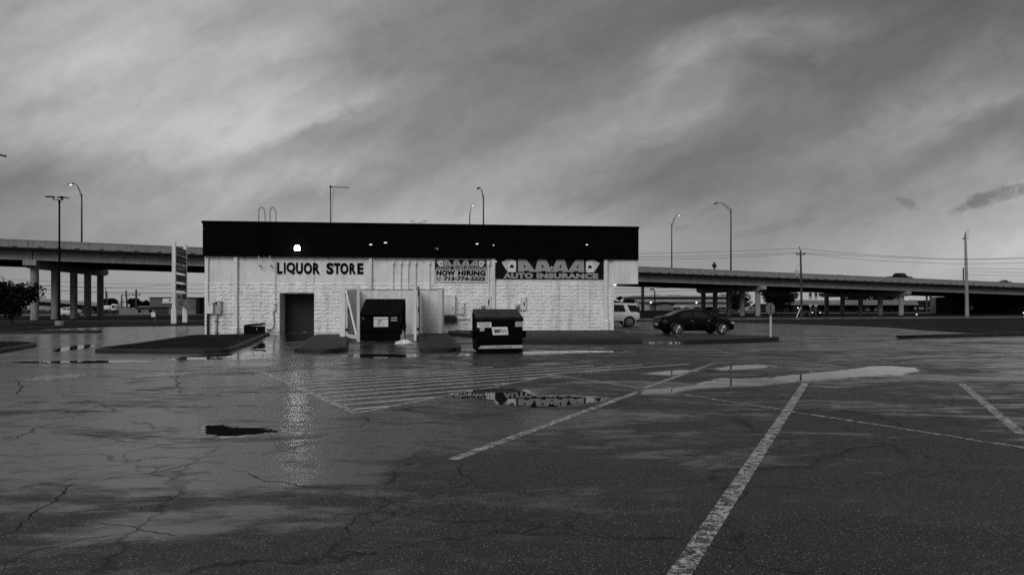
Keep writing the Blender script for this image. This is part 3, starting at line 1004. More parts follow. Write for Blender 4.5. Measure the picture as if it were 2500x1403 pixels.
# grass blades on the two near islands
def blades(poly, n, h, label, seed):
    random.seed(seed)
    m = MB()
    inner = inset(ccw(poly), 0.24)
    xs, ys = [p[0] for p in inner], [p[1] for p in inner]
    def inside(x, y):
        c = False
        for i in range(len(inner)):
            x1, y1 = inner[i - 1]; x2, y2 = inner[i]
            if (y1 > y) != (y2 > y) and x < (x2 - x1) * (y - y1) / (y2 - y1) + x1: c = not c
        return c
    k = 0
    while k < n:
        x, y = random.uniform(max(min(xs), -25), max(xs)), random.uniform(min(ys), max(ys))
        if not inside(x, y): continue
        if noise.noise(Vector((x * 0.8, y * 0.8, 3))) < -0.25: 
            k += 1
            continue
        a = random.uniform(0, 6.28)
        hh = h * random.uniform(0.4, 1.3)
        w = 0.012
        z = H(x, y) + 0.12
        lx, ly = random.uniform(-.04, .04), random.uniform(-.04, .04)
        m.add([(x - w * math.cos(a), y - w * math.sin(a), z), (x + w * math.cos(a), y + w * math.sin(a), z), (x + lx, y + ly, z + hh)], [(0, 1, 2)])
        k += 1
    o = m.build('grass', mt['blade'])
    tag(o, label, 'grass', None, 'stuff')
blades(isl_lawn, 16000, 0.055, 'short wet grass on the island at the left end of the store', 3)
blades(isl_far_left, 9000, 0.055, 'short wet grass on the island at the left edge of the lot', 4)

# ================================================================== STORE BUILDING
W_END = 22.72          # right end of the back wall
ROOF_R = 24.22         # right end of the canopy fascia
TOPZ, FASZ, SPLITZ = 6.29, 4.41, 3.0
DEPTH = 21.0
ds0, dz1 = bs(683, 716)
ds1, _ = bs(767, 716)
dz0 = 0.0
store = thing('store_building', 'long low white block store with a deep black shingled roof edge', 'store building', BL, BROT)

mw = MB()
mw.box(0, ds0, 0.02, 0.25, -0.1, TOPZ - 0.1)
mw.box(ds1, W_END, 0.02, 0.25, -0.1, TOPZ - 0.1)
mw.box(ds0, ds1, 0.02, 0.25, dz1, TOPZ - 0.1)
mw.box(0, 0.25, 0.25, DEPTH, -0.1, TOPZ - 0.1)
mw.box(W_END - 0.25, W_END, 0.25, DEPTH, -0.1, TOPZ - 0.1)
mw.box(0.25, W_END - 0.25, DEPTH - 0.25, DEPTH, -0.1, TOPZ - 0.1)
# reveal of the roll up door
mw.box(ds0 - 0.2, ds0, 0.25, 1.3, -0.1, dz1 + 0.1)
mw.box(ds1, ds1 + 0.2, 0.25, 1.3, -0.1, dz1 + 0.1)
mw.box(ds0, ds1, 0.25, 1.3, dz1, dz1 + 0.15)
wall = mw.build('wall', mt['white_wall'], store)
MB().box(0.25, W_END - 0.25, 0.25, DEPTH - 0.25, TOPZ - 0.35, TOPZ - 0.2).build('roof', mt['joint'], store)

# split face blocks: six shapes, the 300 nearest as blocks of their own
def split_block(seed, w=0.398, h=0.194):
    random.seed(seed)
    nx, nz = 6, 3
    v, f = [], []
    off = Vector((seed * 3.1, seed * 1.7, 0))
    for j in range(nz + 1):
        for i in range(nx + 1):
            x, z = w * i / nx, h * j / nz
            hz, vt = j in (0, nz), i in (0, nx)
            d = 0.036 + 0.034 * noise.fractal(Vector((x * 3.5, z * 14, 0)) + off, 1.0, 2.0, 4) + random.uniform(-.007, .007)
            d = 0.032 + random.uniform(-.004, .004) if vt else d
            d = max(0.006, d - (random.choice((0.006, 0.02, 0.036)) if hz else 0))
            v.append((x, -d, z))
    for j in range(nz):
        for i in range(nx):
            a = j * (nx + 1) + i
            f.append((a, a + 1, a + nx + 2, a + nx + 1))
    b = len(v)
    v += [(0, 0.03, 0), (w, 0.03, 0), (w, 0.03, h), (0, 0.03, h)]
    f.append(tuple([b, b + 1] + [i for i in reversed(range(nx + 1))]))
    f.append(tuple([b + 2, b + 3] + [nz * (nx + 1) + i for i in range(nx + 1)]))
    f.append(tuple([b + 3, b] + [j * (nx + 1) for j in range(nz + 1)]))
    f.append(tuple([b + 1, b + 2] + [j * (nx + 1) + nx for j in reversed(range(nz + 1))]))
    return v, f
shapes = [split_block(i + 1) for i in range(26)]
sh_mesh = []
for v, f in shapes:
    me = bpy.data.meshes.new('block')
    me.from_pydata(v, [], f)
    me.materials.append(mt['white_block'])
    sh_mesh.append(me)
cells = []
random.seed(12)
for c in range(15):
    x = 0.0 if c % 2 == 0 else -0.2
    while x < W_END - 0.02:
        x0, x1 = max(x, 0.0), min(x + 0.398, W_END)
        z = c * 0.2
        if x1 - x0 > 0.05 and not (x1 > ds0 and x0 < ds1 and z < dz1 - 0.02):
            cells.append((x0, z, x1 - x0))
        elif x1 - x0 > 0.05:
            if x0 < ds0 - 0.03: cells.append((x0, z, ds0 - x0 - 0.004))
            if x1 > ds1 + 0.03: cells.append((ds1 + 0.004, z, x1 - ds1 - 0.004))
        x += 0.4
full = [c for c in cells if c[2] > 0.39]
full.sort(key=lambda c: c[0])
single = set(full[:300])
rest = MB()
for c in cells:
    i = random.randrange(26)
    jx, jz = 0.0, random.uniform(-.001, .001)
    if c in single:
        o = link('block', sh_mesh[i], wall)
        o.location = (c[0], 0, c[1] + jz)
    else:
        k = c[2] / 0.398
        v, f = shapes[i]
        rest.add([(c[0] + p[0] * k, p[1], c[1] + p[2]) for p in v], f)
tag(rest.build('split_face_blocks', mt['white_block'], wall), 'rough split face blocks of the right part of the wall', kind='stuff')
sm = MB()
for c in range(7):
    x = 0.0 if c % 2 == 0 else -0.2
    while x < W_END:
        x0, x1 = max(x, 0.0), min(x + 0.398, W_END)
        if x1 > x0 + 0.03:
            sm.box(x0, x1, -0.012 + random.uniform(-.0015, .0015), 0.03, SPLITZ + c * 0.201, SPLITZ + c * 0.201 + 0.198)
        x += 0.4
tag(sm.build('smooth_blocks', mt['white_smooth'], wall), 'smooth painted blocks below the roof edge', kind='stuff')
# right end wall quoin, smooth
MB().box(W_END - 0.02, W_END + 0.06, -0.07, 0.4, 0.0, FASZ).build('corner_pilaster', mt['white_smooth'], store)

# roof edge
mf = MB()
mf.box(-0.03, ROOF_R - 0.02, -0.20, 0.02, FASZ, TOPZ - 0.14)
mf.box(-0.03, 0.16, 0.02, DEPTH, FASZ, TOPZ - 0.14)
mf.box(ROOF_R - 0.2, ROOF_R - 0.02, 0.02, DEPTH, FASZ, TOPZ - 0.14)
mf.box(0.16, ROOF_R - 0.2, DEPTH - 0.15, DEPTH, FASZ, TOPZ - 0.14)
mf.build('fascia', mt['black_trim'], store)
mc = MB()
mc.cbox(-0.10, ROOF_R + 0.03, -0.27, 0.06, TOPZ - 0.14, TOPZ, 0.012)
mc.cbox(-0.10, 0.18, 0.061, DEPTH, TOPZ - 0.14, TOPZ - 0.002, 0.012)
mc.cbox(ROOF_R - 0.22, ROOF_R + 0.03, 0.061, DEPTH, TOPZ - 0.14, TOPZ - 0.002, 0.012)
mc.build('coping', mt['black_trim'], store)
MB().box(-0.05, ROOF_R + 0.0, -0.245, -0.2, FASZ - 0.035, FASZ + 0.03).build('drip_edge', mt['black_trim'], store)
sh = MB()
random.seed(21)
rows = 9
rh = (TOPZ - 0.16 - FASZ - 0.03) / rows
for r in range(rows):
    x = -0.03 + random.uniform(-.1, 0)
    while x < ROOF_R - 0.02:
        w = random.uniform(0.13, 0.3)
        x0, x1 = max(x, -0.045), min(x + w - 0.008, ROOF_R - 0.005)
        if x1 > x0 + 0.02:
            z0 = FASZ + 0.03 + r * rh + random.uniform(-.02, .012)
            z1 = FASZ + 0.03 + (r + 1) * rh + 0.01
            t = random.uniform(0.022, 0.04)
            sh.add([(x0, -0.2 - t, z0), (x1, -0.2 - t - random.uniform(-.006, .006), z0), (x1, -0.206, z1), (x0, -0.206, z1), (x0, -0.2, z0), (x1, -0.2, z0)],
                   [(0, 1, 2, 3), (4, 5, 1, 0), (1, 5, 2), (0, 3, 4)])
        x += w
tag(sh.build('shingles', mt['shingle'], store), 'black wooden shingles of the roof edge', kind='stuff')
# canopy end on the right
MB().box(W_END + 0.06, ROOF_R, -0.12, 0.1, 2.96, FASZ - 0.04).build('canopy_end_panel', mt['white_metal'], store)
MB().box(W_END + 0.02, ROOF_R - 0.02, 0.1, DEPTH, 2.98, 3.05).build('canopy_soffit', mt['print_pale'], store)
MB().box(ROOF_R - 0.16, ROOF_R - 0.02, 0.1, DEPTH, 3.05, FASZ - 0.01).build('canopy_face', mt['white_metal'], store)
MB().box(W_END + 0.2, W_END + 0.5, 1.0, 14.0, 2.90, 2.98).build('canopy_tube_light', mt['strip_on'], store)

# roll up door
door = MB()
dd = 1.12
zz = 0.0
prof = []
while zz < dz1 + 0.05:
    prof += [(dd + 0.006, zz), (dd - 0.012, zz + 0.03), (dd - 0.012, zz + 0.07), (dd + 0.006, zz + 0.092)]
    zz += 0.095
vv = [(x, y, z) for x in (ds0 + 0.01, ds1 - 0.01) for y, z in prof]
n = len(prof)
door.add(vv, [(i, n + i, n + i + 1, i + 1) for i in range(n - 1)])
dr = door.build('roll_up_door', mt['shutter'], store)
MB().box(ds0 + 0.02, ds1 - 0.02, dd - 0.05, dd - 0.015, 0.12, 0.24).build('bottom_bar', mt['dark_metal'], dr)
MB().box((ds0 + ds1) / 2 + .15, (ds0 + ds1) / 2 + .3, dd - 0.09, dd - 0.05, 0.18, 0.21).build('handle', mt['galv'], dr)
tr = MB()
tr.box(ds0 + 0.0, ds0 + 0.07, dd - 0.09, dd - 0.02, 0, dz1 - 0.01)
tr.box(ds1 - 0.07, ds1, dd - 0.09, dd - 0.02, 0, dz1 - 0.01)
tr.build('guide_rail', mt['grey_metal'], dr)

# downspouts
def downspout(px0, px1, py0, py1, kick=True):
    s0, z1 = bs(px0, py0, 0.1)
    s1, _ = bs(px1, py0, 0.1)
    _, z0 = bs(px0, py1, 0.1)
    z1 = FASZ - 0.01
    m = MB()
    zk = z0 + 0.62 if kick else z0
    m.cbox(s0, s1, -0.16, -0.055, zk, z1, 0.01)
    if kick:
        # the boot at the foot leans out from the wall
        a = [(s0, -0.055, zk), (s1, -0.055, zk), (s1, -0.16, zk), (s0, -0.16, zk)]
        b = [(s0, -0.14, zk - 0.12), (s1, -0.14, zk - 0.12), (s1, -0.26, zk - 0.12), (s0, -0.26, zk - 0.12)]
        c = [(s0 - .01, -0.14, z0), (s1 + .01, -0.14, z0), (s1 + .01, -0.27, z0), (s0 - .01, -0.27, z0)]
        m.add(a + b + c, [(r * 4 + i, r * 4 + (i + 1) % 4, (r + 1) * 4 + (i + 1) % 4, (r + 1) * 4 + i) for r in range(2) for i in range(4)] + [(8, 9, 10, 11)])
    o = m.build('downspout', mt['white_metal'], store)
    b = MB()
    for z in ([z1 - 0.35, (z1 + zk) / 2 + .15] if kick else [z1 - 0.4, z1 - 1.2]):
        b.box(s0 - 0.03, s1 + 0.03, -0.168, -0.05, z, z + 0.035)
    b.build('strap', mt['white_metal'], o)
downspout(571.5, 580, 626, 823)
downspout(900.5, 908, 628, 709, False)
downspout(1200.5, 1208.5, 630, 800, False)
downspout(1474.5, 1483, 632, 805)

# thin conduits that belong to the wall
def wall_pipe(px, r, name='conduit', mat='white_metal', out=0.09, fr=None):
    pts = []
    for q in px:
        s, z = bs(q[0], q[1], out)
        pts.append((s, -out, z))
    return MB().tube(pts, r, 8).build(name, mt[mat], store, angle=40)
wall_pipe([(577, 626.5), (516, 625.8), (511, 626.5), (508, 630), (507.3, 637), (507.3, 738)], 0.035, 'conduit', 'white_metal')
wall_pipe([(507.5, 766), (507.5, 820)], 0.06, 'conduit', 'dark_metal', 0.1)
wall_pipe([(529, 767), (527.5, 822)], 0.055, 'conduit', 'grey_metal', 0.1)
wall_pipe([(671.5, 634), (671.2, 741)], 0.018)
wall_pipe([(668, 760), (669, 778), (669.5, 792), (667, 800), (662, 804.5), (656, 805), (651, 804)], 0.022, 'conduit', 'dark_metal', 0.1)
wall_pipe([(1193, 641), (1193, 724)], 0.035)
wall_pipe([(1112, 765.5), (1124, 765.5)], 0.02)
wall_pipe([(1112, 777.5), (1146, 777.5)], 0.04)
wall_pipe([(1112, 773), (1111, 790), (1112, 799), (1117, 804), (1125, 805), (1150, 805)], 0.03)
wall_pipe([(1263, 758), (1263, 800)], 0.03)
wall_pipe([(1276, 758), (1277, 806)], 0.012)
wall_pipe([(767.5, 627), (767.2, 694)], 0.006, 'cable', 'dark_metal', 0.03)
wall_pipe([(1207.5, 700), (1207.5, 770)], 0.012)
bk = MB()
for py in (784, 811):
    s, z = bs(528, py, 0.1)
    bk.box(s - 0.09, s + 0.09, -0.17, -0.03, z - 0.02, z + 0.02)
bk.build('pipe_clamp', mt['dark_metal'], store)
for px, py in ((595.5, 629), (665, 627), (801, 630), (943, 630), (1069, 629)):
    s, z = bs(px, py, 0.1)
    MB().tube([(s, -0.03, z + .06), (s + .01, -0.12, z + .02), (s + .03, -0.10, z - .06)], 0.02, 6).build('hook', mt['dark_metal'], store)

# ------------------------------------------------------------------ things on the wall
def cabinet(label, px0, py0, px1, py1, depth, mat, name='electrical_cabinet', cat='electrical box', group='electrical boxes on the back wall', hatch=None, base=0.03):
    s0, z1 = bs(px0, py0, depth)
    s1, z0 = bs(px1, py1, depth)
    t = onwall(name, label, cat, s0, z0, group)
    w, h = s1 - s0, z1 - z0
    MB().cbox(0, w, -depth + 0.02, -base, 0, h, 0.012).build('box', mt[mat], t)
    MB().cbox(0.015, w - 0.015, -depth, -depth + 0.02, 0.015, h - 0.015, 0.006).build('door', mt[mat], t)
    if h > 0.35: 
        MB().box(-0.015, w + 0.015, -depth - 0.01, -base, h, h + 0.012).build('lid', mt[mat], t)
    l = MB()
    for z in (0.1, h - 0.12):
        l.box(w - 0.05, w - 0.02, -depth - 0.012, -depth, z, z + 0.05)
    l.build('latch', mt['dark_metal'], t)
    return t, w, h, depth

def plate(t, u0, u1, z0, z1, d, mat, name):
    return MB().box(u0, u1, -d - 0.004, -d, z0, z1).build(name, mt[mat], t)

t, w, h, d = cabinet('pale square electrical cabinet at the left end of the wall', 503.5, 738.5, 520.5, 766, 0.22, 'white_metal')
m = MB(); m.flat([[(w * .48, h * .93), (w * .34, h * .79), (w * .62, h * .79)]], lambda u, v: (u, -d - 0.004, v)); m.build('warning_label', mt['print_black'], t)
plate(t, w * .34, w * .62, h * .745, h * .765, d, 'print_dark', 'label_text')
t, w, h, d = cabinet('grey electrical cabinet with a label, right of the pale square one', 524.2, 735, 540, 767, 0.2, 'grey_metal')
plate(t, 0.03, 0.13, h - 0.2, h - 0.06, d, 'print_black', 'label')
plate(t, 0.15, 0.2, h - 0.2, h - 0.06, d, 'print_white', 'label')
t, w, h, d = cabinet('small pale switch box left of the roll up door', 666, 740.5, 673.5, 760, 0.14, 'white_metal')
plate(t, w * .15, w * .8, h * .78, h * .82, d, 'print_dark', 'label'); plate(t, w * .15, w * .8, h * .12, h * .17, d, 'print_dark', 'label')
t, w, h, d = cabinet('large pale meter cabinet right of the enclosure pilaster', 1079, 722, 1112, 769, 0.3, 'white_metal')
for f in (.07, .78):
    MB().box(w * f, w * f + 0.03, -d - 0.03, -d, h * .3, h * .42).build('handle', mt['dark_metal'], t)
t, w, h, d = cabinet('dark grey trough box under the large meter cabinet', 1076, 773, 1115.5, 787.5, 0.26, 'dark_metal', 'cable_trough')
t, w, h, d = cabinet('narrow pale switch box with a lever, right of the large cabinet', 1123.5, 739, 1134.5, 768, 0.16, 'white_metal')
MB().box(w * .3, w * .75, -d - 0.05, -d, h * .55, h * .6).build('lever', mt['grey_metal'], t)
MB().box(w * .5, w * .56, -d - 0.01, -d, h * .1, h * .55).build('seam', mt['grey_metal'], t)

def meter(label, px0, py0, px1, py1, cx, cy, r):
    t, w, h, d = cabinet(label, px0, py0, px1, py1, 0.14, 'white_metal', 'electric_meter', 'electric meter', 'electric meters on the back wall')
    s, z = bs(cx, cy, 0.14)
    s0, z0 = t_local(t, s, z)
    M4 = Matrix.Translation((s0, -d, z0)) @ Matrix.Rotation(R(90), 4, 'X')
    MB().lathe([(r * 1.1, 0.0), (r * 1.1, 0.03), (r, 0.03), (r, 0.10), (r * .75, 0.135)], 20, M4).build('glass_dome', mt['galv'], t, angle=40)
    MB().lathe([(r * .72, 0.136), (r * .62, 0.14)], 20, M4).build('dial', mt['print_mid'], t)
    MB().box(s0 - r * .3, s0 + r * .3, -d - 0.15, -d - 0.14, z0 - r * .25, z0 + r * .1).build('counter', mt['print_black'], t)

def t_local(t, s, z):
    p = BM.inverted() @ t.location
    return s - p.x, z - p.z
meter('electric meter left of the tall switch box by the middle downspout', 1172, 743, 1184.5, 758, 1178.6, 750, 0.105)
meter('electric meter above the right end of the front dumpster', 1256, 742.5, 1269, 757.5, 1263.5, 749.6, 0.105)
t, w, h, d = cabinet('tall pale switch box beside the middle downspout', 1186.5, 724.5, 1200.5, 757, 0.16, 'white_metal')
plate(t, w * .38, w * .6, h * .38, h * .82, d, 'print_dark', 'slot'); plate(t, w * .12, w * .85, h * .22, h * .28, d, 'print_mid', 'label')
t, w, h, d = cabinet('tall pale switch box right of the right electric meter', 1270.5, 727, 1285, 757, 0.16, 'white_metal')
plate(t, w * .55, w * .75, h * .33, h * .66, d, 'print_black', 'slot')

ORD = ['leftmost', 'second', 'third', 'fourth', 'rightmost, lone']
for i, px in enumerate((959, 978, 996, 1014, 1048.5)):
    k = 1.0 if i < 4 else 0.75
    s, z1 = bs(px, 638, 0.1)
    t = onwall('conduit_mast', '%s capped conduit on the wall above the refuse enclosure' % ORD[i], 'conduit', s, 0, 'capped conduits above the refuse enclosure')
    MB().tube([(0, -0.075, 1.9), (0, -0.075, z1 - 0.18)], 0.04 * k, 10).build('pipe', mt['white_metal'], t, angle=40)
    MB().cbox(-0.065 * k, 0.065 * k, -0.15, -0.02, z1 - 0.2, z1, 0.012).build('cap', mt['white_metal'], t)
    c = MB()
    for z in (2.55, 3.55): c.box(-0.06 * k, 0.06 * k, -0.122, -0.02, z, z + 0.025)
    c.build('clamp', mt['white_metal'], t)
s, z1 = bs(1193, 637, 0.1)
t = onwall('junction_box', 'small capped box on the conduit right of the hiring banner', 'conduit', s, z1 - 0.24, None)
MB().cbox(-0.07, 0.07, -0.17, -0.03, 0, 0.24, 0.012).build('box', mt['white_metal'], t)
s, z1 = bs(1211, 638.5, 0.2)
t = onwall('sensor_box', 'little white sensor box at the upper left corner of the wide sign', 'sensor', s, z1, None)
MB().cbox(-0.055, 0.055, -0.2, -0.05, -0.055, 0.055, 0.012).build('box', mt['white_metal'], t)
s, z1 = bs(1347.5, 653.5, 0.2)
t = onwall('sensor_box', 'little white sensor box in the middle of the wide sign', 'sensor', s, z1, None)
MB().cbox(-0.04, 0.04, -0.2, -0.05, -0.07, 0.07, 0.012).build('box', mt['white_metal'], t)

# wall lamps on the roof edge
s, z = bs(724.5, 604.5, 0.45)
t = onwall('wall_lamp', 'big glowing wall lamp on the black roof edge above the shop lettering', 'wall lamp', s, z)
MB().cbox(-0.17, 0.17, -0.34, -0.22, -0.14, 0.18, 0.02).build('housing', mt['dark_metal'], t)
lm = MB()
pr = [(-0.145, -0.13), (0.145, -0.13), (0.15, 0.03), (0.10, 0.12), (-0.10, 0.12), (-0.15, 0.03)]
lm.prism(pr, -0.34, -0.45, lambda u, v, h: (u * (1 if h > -0.4 else 0.86), h, v * (1 if h > -0.4 else 0.9)))
lm.build('lens', mt['lamp_on'], t)
for px, py, w, lab in ((905, 597, .075, 'small flood lamp, first to the right of the glowing lamp'), (941, 592.3, .085, 'small flood lamp above the leftmost capped conduits'),
                       (1165, 595.2, .07, 'small flood lamp above the hiring banner'), (1433, 597.3, .055, 'small flood lamp above the right end of the wide sign'), (1205, 598.5, .03, 'tiny lamp above the middle downspout')):
    s, z = bs(px, py, 0.36)
    t = onwall('flood_lamp', lab, 'flood lamp', s, z, 'small flood lamps on the black roof edge')
    MB().box(-w - .01, w + .01, -0.36, -0.22, 0.035, 0.06).build('hood', mt['black_trim'], t)
    MB().box(-w - .01, w + .01, -0.33, -0.22, -0.06, 0.035).build('housing', mt['black_trim'], t)
    MB().box(-w, w, -0.34, -0.33, -0.025, 0.03).build('lens', mt['lamp_small'], t)
s, z = bs(1065, 607.5, 0.36)
t = onwall('flood_lamp', 'unlit twin flood lamp above the left half of the hiring banner', 'flood lamp', s, z, 'small flood lamps on the black roof edge')
MB().box(-.16, .16, -0.36, -0.22, 0.07, 0.09).build('hood', mt['dark_metal'], t)
for x in (-0.11, 0.01):
    MB().cbox(x, x + 0.1, -0.34, -0.25, -0.05, 0.06, 0.01).build('lens', mt['print_mid'] if x > 0 else mt['dark_metal'], t)

# ------------------------------------------------------------------ lettering
def text_geo(s, offset=0.0, shear=0.0, space=None):
    cu = bpy.data.curves.new('text', 'FONT')
    cu.body = s
    cu.offset = offset
    cu.shear = shear
    cu.resolution_u = 4
    cu.space_character = 1.0 + offset * 1.3 if space is None else space
    o = bpy.data.objects.new('text', cu)
    COL.objects.link(o)
    dg = bpy.context.evaluated_depsgraph_get()
    me = bpy.data.meshes.new_from_object(o.evaluated_get(dg))
    v = [(p.co.x, p.co.y) for p in me.vertices]
    f = [tuple(p.vertices) for p in me.polygons]
    bpy.data.objects.remove(o)
    bpy.data.meshes.remove(me)
    bpy.data.curves.remove(cu)
    return v, f

def put_text(m, s, u0, u1, v0, v1, fn, offset=0.0, shear=0.0):
    """text stretched to the box u0..u1, v0..v1; fn(u, v) gives the point"""
    v, f = text_geo(s, offset, shear)
    xs, ys = [p[0] for p in v], [p[1] for p in v]
    ax, ay = min(xs), min(ys)
    kx, ky = (u1 - u0) / (max(xs) - ax), (v1 - v0) / (max(ys) - ay)
    m.add([fn(u0 + (x - ax) * kx, v0 + (y - ay) * ky) for x, y in v], f)
    return m

def solid_text(s, w, h, depth, offset):
    """raised letter: front face plus edges, standing in the xz plane"""
    v, f = text_geo(s, offset)
    xs, ys = [p[0] for p in v], [p[1] for p in v]
    ax, ay = min(xs), min(ys)
    kx, ky = w / (max(xs) - ax), h / (max(ys) - ay)
    P = [((x - ax) * kx, (y - ay) * ky) for x, y in v]
    n = len(P)
    edges = {}
    for q in f:
        for i in range(len(q)):
            a, b = q[i], q[(i + 1) % len(q)]
            edges[(a, b)] = edges.get((a, b), 0) + 1
    side = [(a, b) for (a, b) in edges if (b, a) not in edges]
    m = MB()
    m.add([(x, -depth, z) for x, z in P] + [(x, 0, z) for x, z in P], list(f) + [(b, a, n + a, n + b) for a, b in side])
    return m

sgn_s, sgn_z = bs(676.4, 669, 0.05)
t = onwall('shop_lettering', 'black letters reading LIQUOR STORE high on the white wall', 'lettering', sgn_s, sgn_z)
for ch, x0, x1, y0, y1 in (('L', 676.4, 689, 640.5, 668.3), ('I', 692.7, 696.9, 640.5, 668.3), ('Q', 699, 720.8, 640, 669.3), ('U', 722.3, 739.2, 641, 669), ('O', 741.2, 761.7, 640.7, 669.2),
                           ('R', 763.6, 780.9, 641.5, 668.8), ('S', 796.4, 814.2, 641, 669.5), ('T', 814.9, 831, 641.8, 668.8), ('O', 830.5, 850.4, 641.5, 669.5), ('R', 852.9, 868.9, 642, 669),
                           ('E', 872, 887, 642, 669.2)):
    a, zt_ = bs(x0, y0, 0.05)
    b, zb_ = bs(x1, y1, 0.05)
    o = solid_text(ch, b - a, zt_ - zb_, 0.03, 0.05).build('letter', mt['print_black'], t)
    lx, lz = a - sgn_s, zb_ - sgn_z
    o.location = (lx, -0.015, lz)

def aaaa(m, fn):
    """the four joined letters; coordinates of the wide sign's own drawing"""
    m.flat([[(585, 97), (745, 97), (930, 340), (924, 368), (820, 368), (800, 345), (712, 345), (706, 368), (585, 368)], [(702, 195), (752, 280), (706, 280)]], fn)
    m.flat([[(993, 97), (1160, 97), (1277, 345), (1277, 368), (1165, 368), (1145, 345), (1060, 345), (1050, 368), (926, 368), (932, 340)], [(1085, 198), (1118, 280), (1065, 280)]], fn)
    m.flat([[(1385, 97), (1545, 97), (1617, 340), (1617, 368), (1505, 368), (1495, 345), (1410, 345), (1398, 368), (1280, 368), (1280, 345)], [(1463, 198), (1482, 280), (1432, 280)]], fn)
    m.flat([[(1785, 97), (1945, 97), (1955, 368), (1840, 368), (1830, 345), (1745, 345), (1730, 368), (1621, 368), (1621, 340)], [(1838, 198), (1836, 280), (1788, 280)]], fn)

def spade(cx, cy, w, h):
    pts = []
    for i in range(9):
        a = R(200 + 20 * i) if False else 0
    top = (cx, cy - h / 2)
    L = [top, (cx - w * .22, cy - h * .22), (cx - w * .47, cy + h * .06), (cx - w * .5, cy + h * .2), (cx - w * .4, cy + h * .31), (cx - w * .22, cy + h * .3), (cx - w * .06, cy + h * .2),
         (cx - w * .05, cy + h * .34), (cx - w * .13, cy + h * .5)]
    Rr = [(2 * cx - x, y) for x, y in reversed(L[1:])]
    return L + Rr

def rot(pts, c, a):
    ca, sa = math.cos(a), math.sin(a)
    return [(c[0] + (x - c[0]) * ca - (y - c[1]) * sa, c[1] + (x - c[0]) * sa + (y - c[1]) * ca) for x, y in pts]

def cards(t, x0, y0, x1, y1, mirror, fnd):
    """fan of four playing cards; fnd(d) gives the mapping at depth d"""
    w, h = x1 - x0, y1 - y0
    piv = (x0 + w * .06, y1) if not mirror else (x1 - w * .06, y1)
    base = [(x0, y0), (x1, y0), (x1, y1), (x0, y1)]
    for i, a in enumerate((30, 19, 9, 0)):
        an = R(-a if not mirror else a)
        q = rot(base, piv, an)
        d = 0.004 + 0.003 * i
        ed = rot([(x0 - 4, y0 - 4), (x1 + 4, y0 - 4), (x1 + 4, y1 + 3), (x0 - 4, y1 + 3)], piv, an)
        m = MB(); m.flat([ed], fnd(d - 0.0012)); e = m.build('card_edge', mt['print_dark'], t)
        m = MB(); m.flat([q], fnd(d)); c = m.build('playing_card', mt['print_white'], t)
        k = MB()
        cx = x0 + w * .14 if not mirror else x1 - w * .14
        k.flat([rot(spade(cx, y0 + h * .25, w * .11, h * .09), piv, an)], fnd(d + 0.0012))
        k.flat([rot([(cx - w * .05, y0 + h * .15), (cx, y0 + h * .05), (cx + w * .05, y0 + h * .15), (cx + w * .02, y0 + h * .16), (cx, y0 + h * .11), (cx - w * .02, y0 + h * .16)], piv, an)], fnd(d + 0.0012))
        if a == 0:
            k.flat([spade((x0 + x1) / 2 , y0 + h * .5, w * .58, h * .42)], fnd(d + 0.0012))
            cx2 = x1 - w * .11 if not mirror else x0 + w * .11
            k.flat([rot(spade(cx2, y0 + h * .8, w * .1, h * .08), (cx2, y0 + h * .8), math.pi)], fnd(d + 0.0012))
            k.flat([[(cx2 - w * .05, y0 + h * .87), (cx2 + w * .05, y0 + h * .87), (cx2, y0 + h * .96)]], fnd(d + 0.0012))
        k.build('pips', mt['print_black'], c)

# wide sign
s0, z1 = bs(1209, 630, 0.1)
s1, z0 = bs(1473.5, 681.3, 0.1)
t = onwall('insurance_sign', 'wide dark sign with four big letters A, playing cards and AUTO INSURANCE', 'sign', s0, z0)
w, h = s1 - s0, z1 - z0
MB().box(0, w, -0.09, -0.05, 0, h).build('panel', mt['print_dark'], t)
mm = MB(); mm.box(w * .247, w * .2482, -0.0935, -0.09, 0, h); mm.box(w * .627, w * .6282, -0.0935, -0.09, 0, h); mm.build('panel_joint', mt['joint'], t)
def wide(d):
    return lambda u, v: ((u - 118) / (2360 - 118) * w, -0.09 - d, (515 - v) / (515 - 85) * h)
m = MB(); aaaa(m, wide(0.005)); m.build('big_letters', mt['print_mid'], t)
m = MB()
put_text(m, 'AUTO', 283, 890, 507, 392, wide(0.005), 0.065)
put_text(m, 'INSURANCE', 965, 2250, 507, 392, wide(0.005), 0.065)
m.build('lettering', mt['print_mid'], t)
cards(t, 370, 135, 543, 374, False, wide)
cards(t, 1990, 137, 2160, 374, True, wide)

# hiring banner
s0, z1 = bs(1060, 631.5, 0.1)
s1, z0 = bs(1190, 688.8, 0.1)
t = onwall('hiring_banner', 'pale banner reading NOW HIRING with a telephone number', 'banner', s0, z0)
w, h = s1 - s0, z1 - z0
MB().box(0.02, w - 0.02, -0.07, -0.05, 0.02, h - 0.02).build('sheet', mt['print_pale'], t)
f_ = MB()
f_.box(0, w, -0.09, -0.045, 0, 0.035); f_.box(0, w, -0.09, -0.045, h - 0.035, h); f_.box(0, 0.03, -0.088, -0.045, 0.035, h - 0.035); f_.box(w - 0.03, w, -0.088, -0.045, 0.035, h - 0.035)
f_.build('frame', mt['white_metal'], t)
def ban(d):
    return lambda u, v: ((u - 132) / (1842 - 132) * w, -0.07 - d, (903 - v) / (903 - 150) * h)
m = MB(); m.flat([[(157, 170), (1818, 170), (1818, 498), (157, 498)]], ban(0.003)); m.build('dark_field', mt['print_dark'], t)
def ban4(d):
    b = ban(d)
    return lambda u, v: b(445 + (u - 585) / (1955 - 585) * (1540 - 445), 182 + (v - 97) / (368 - 97) * (390 - 182))
m = MB(); aaaa(m, ban4(0.007)); m.build('big_letters', mt['print_mid'], t)
m = MB()
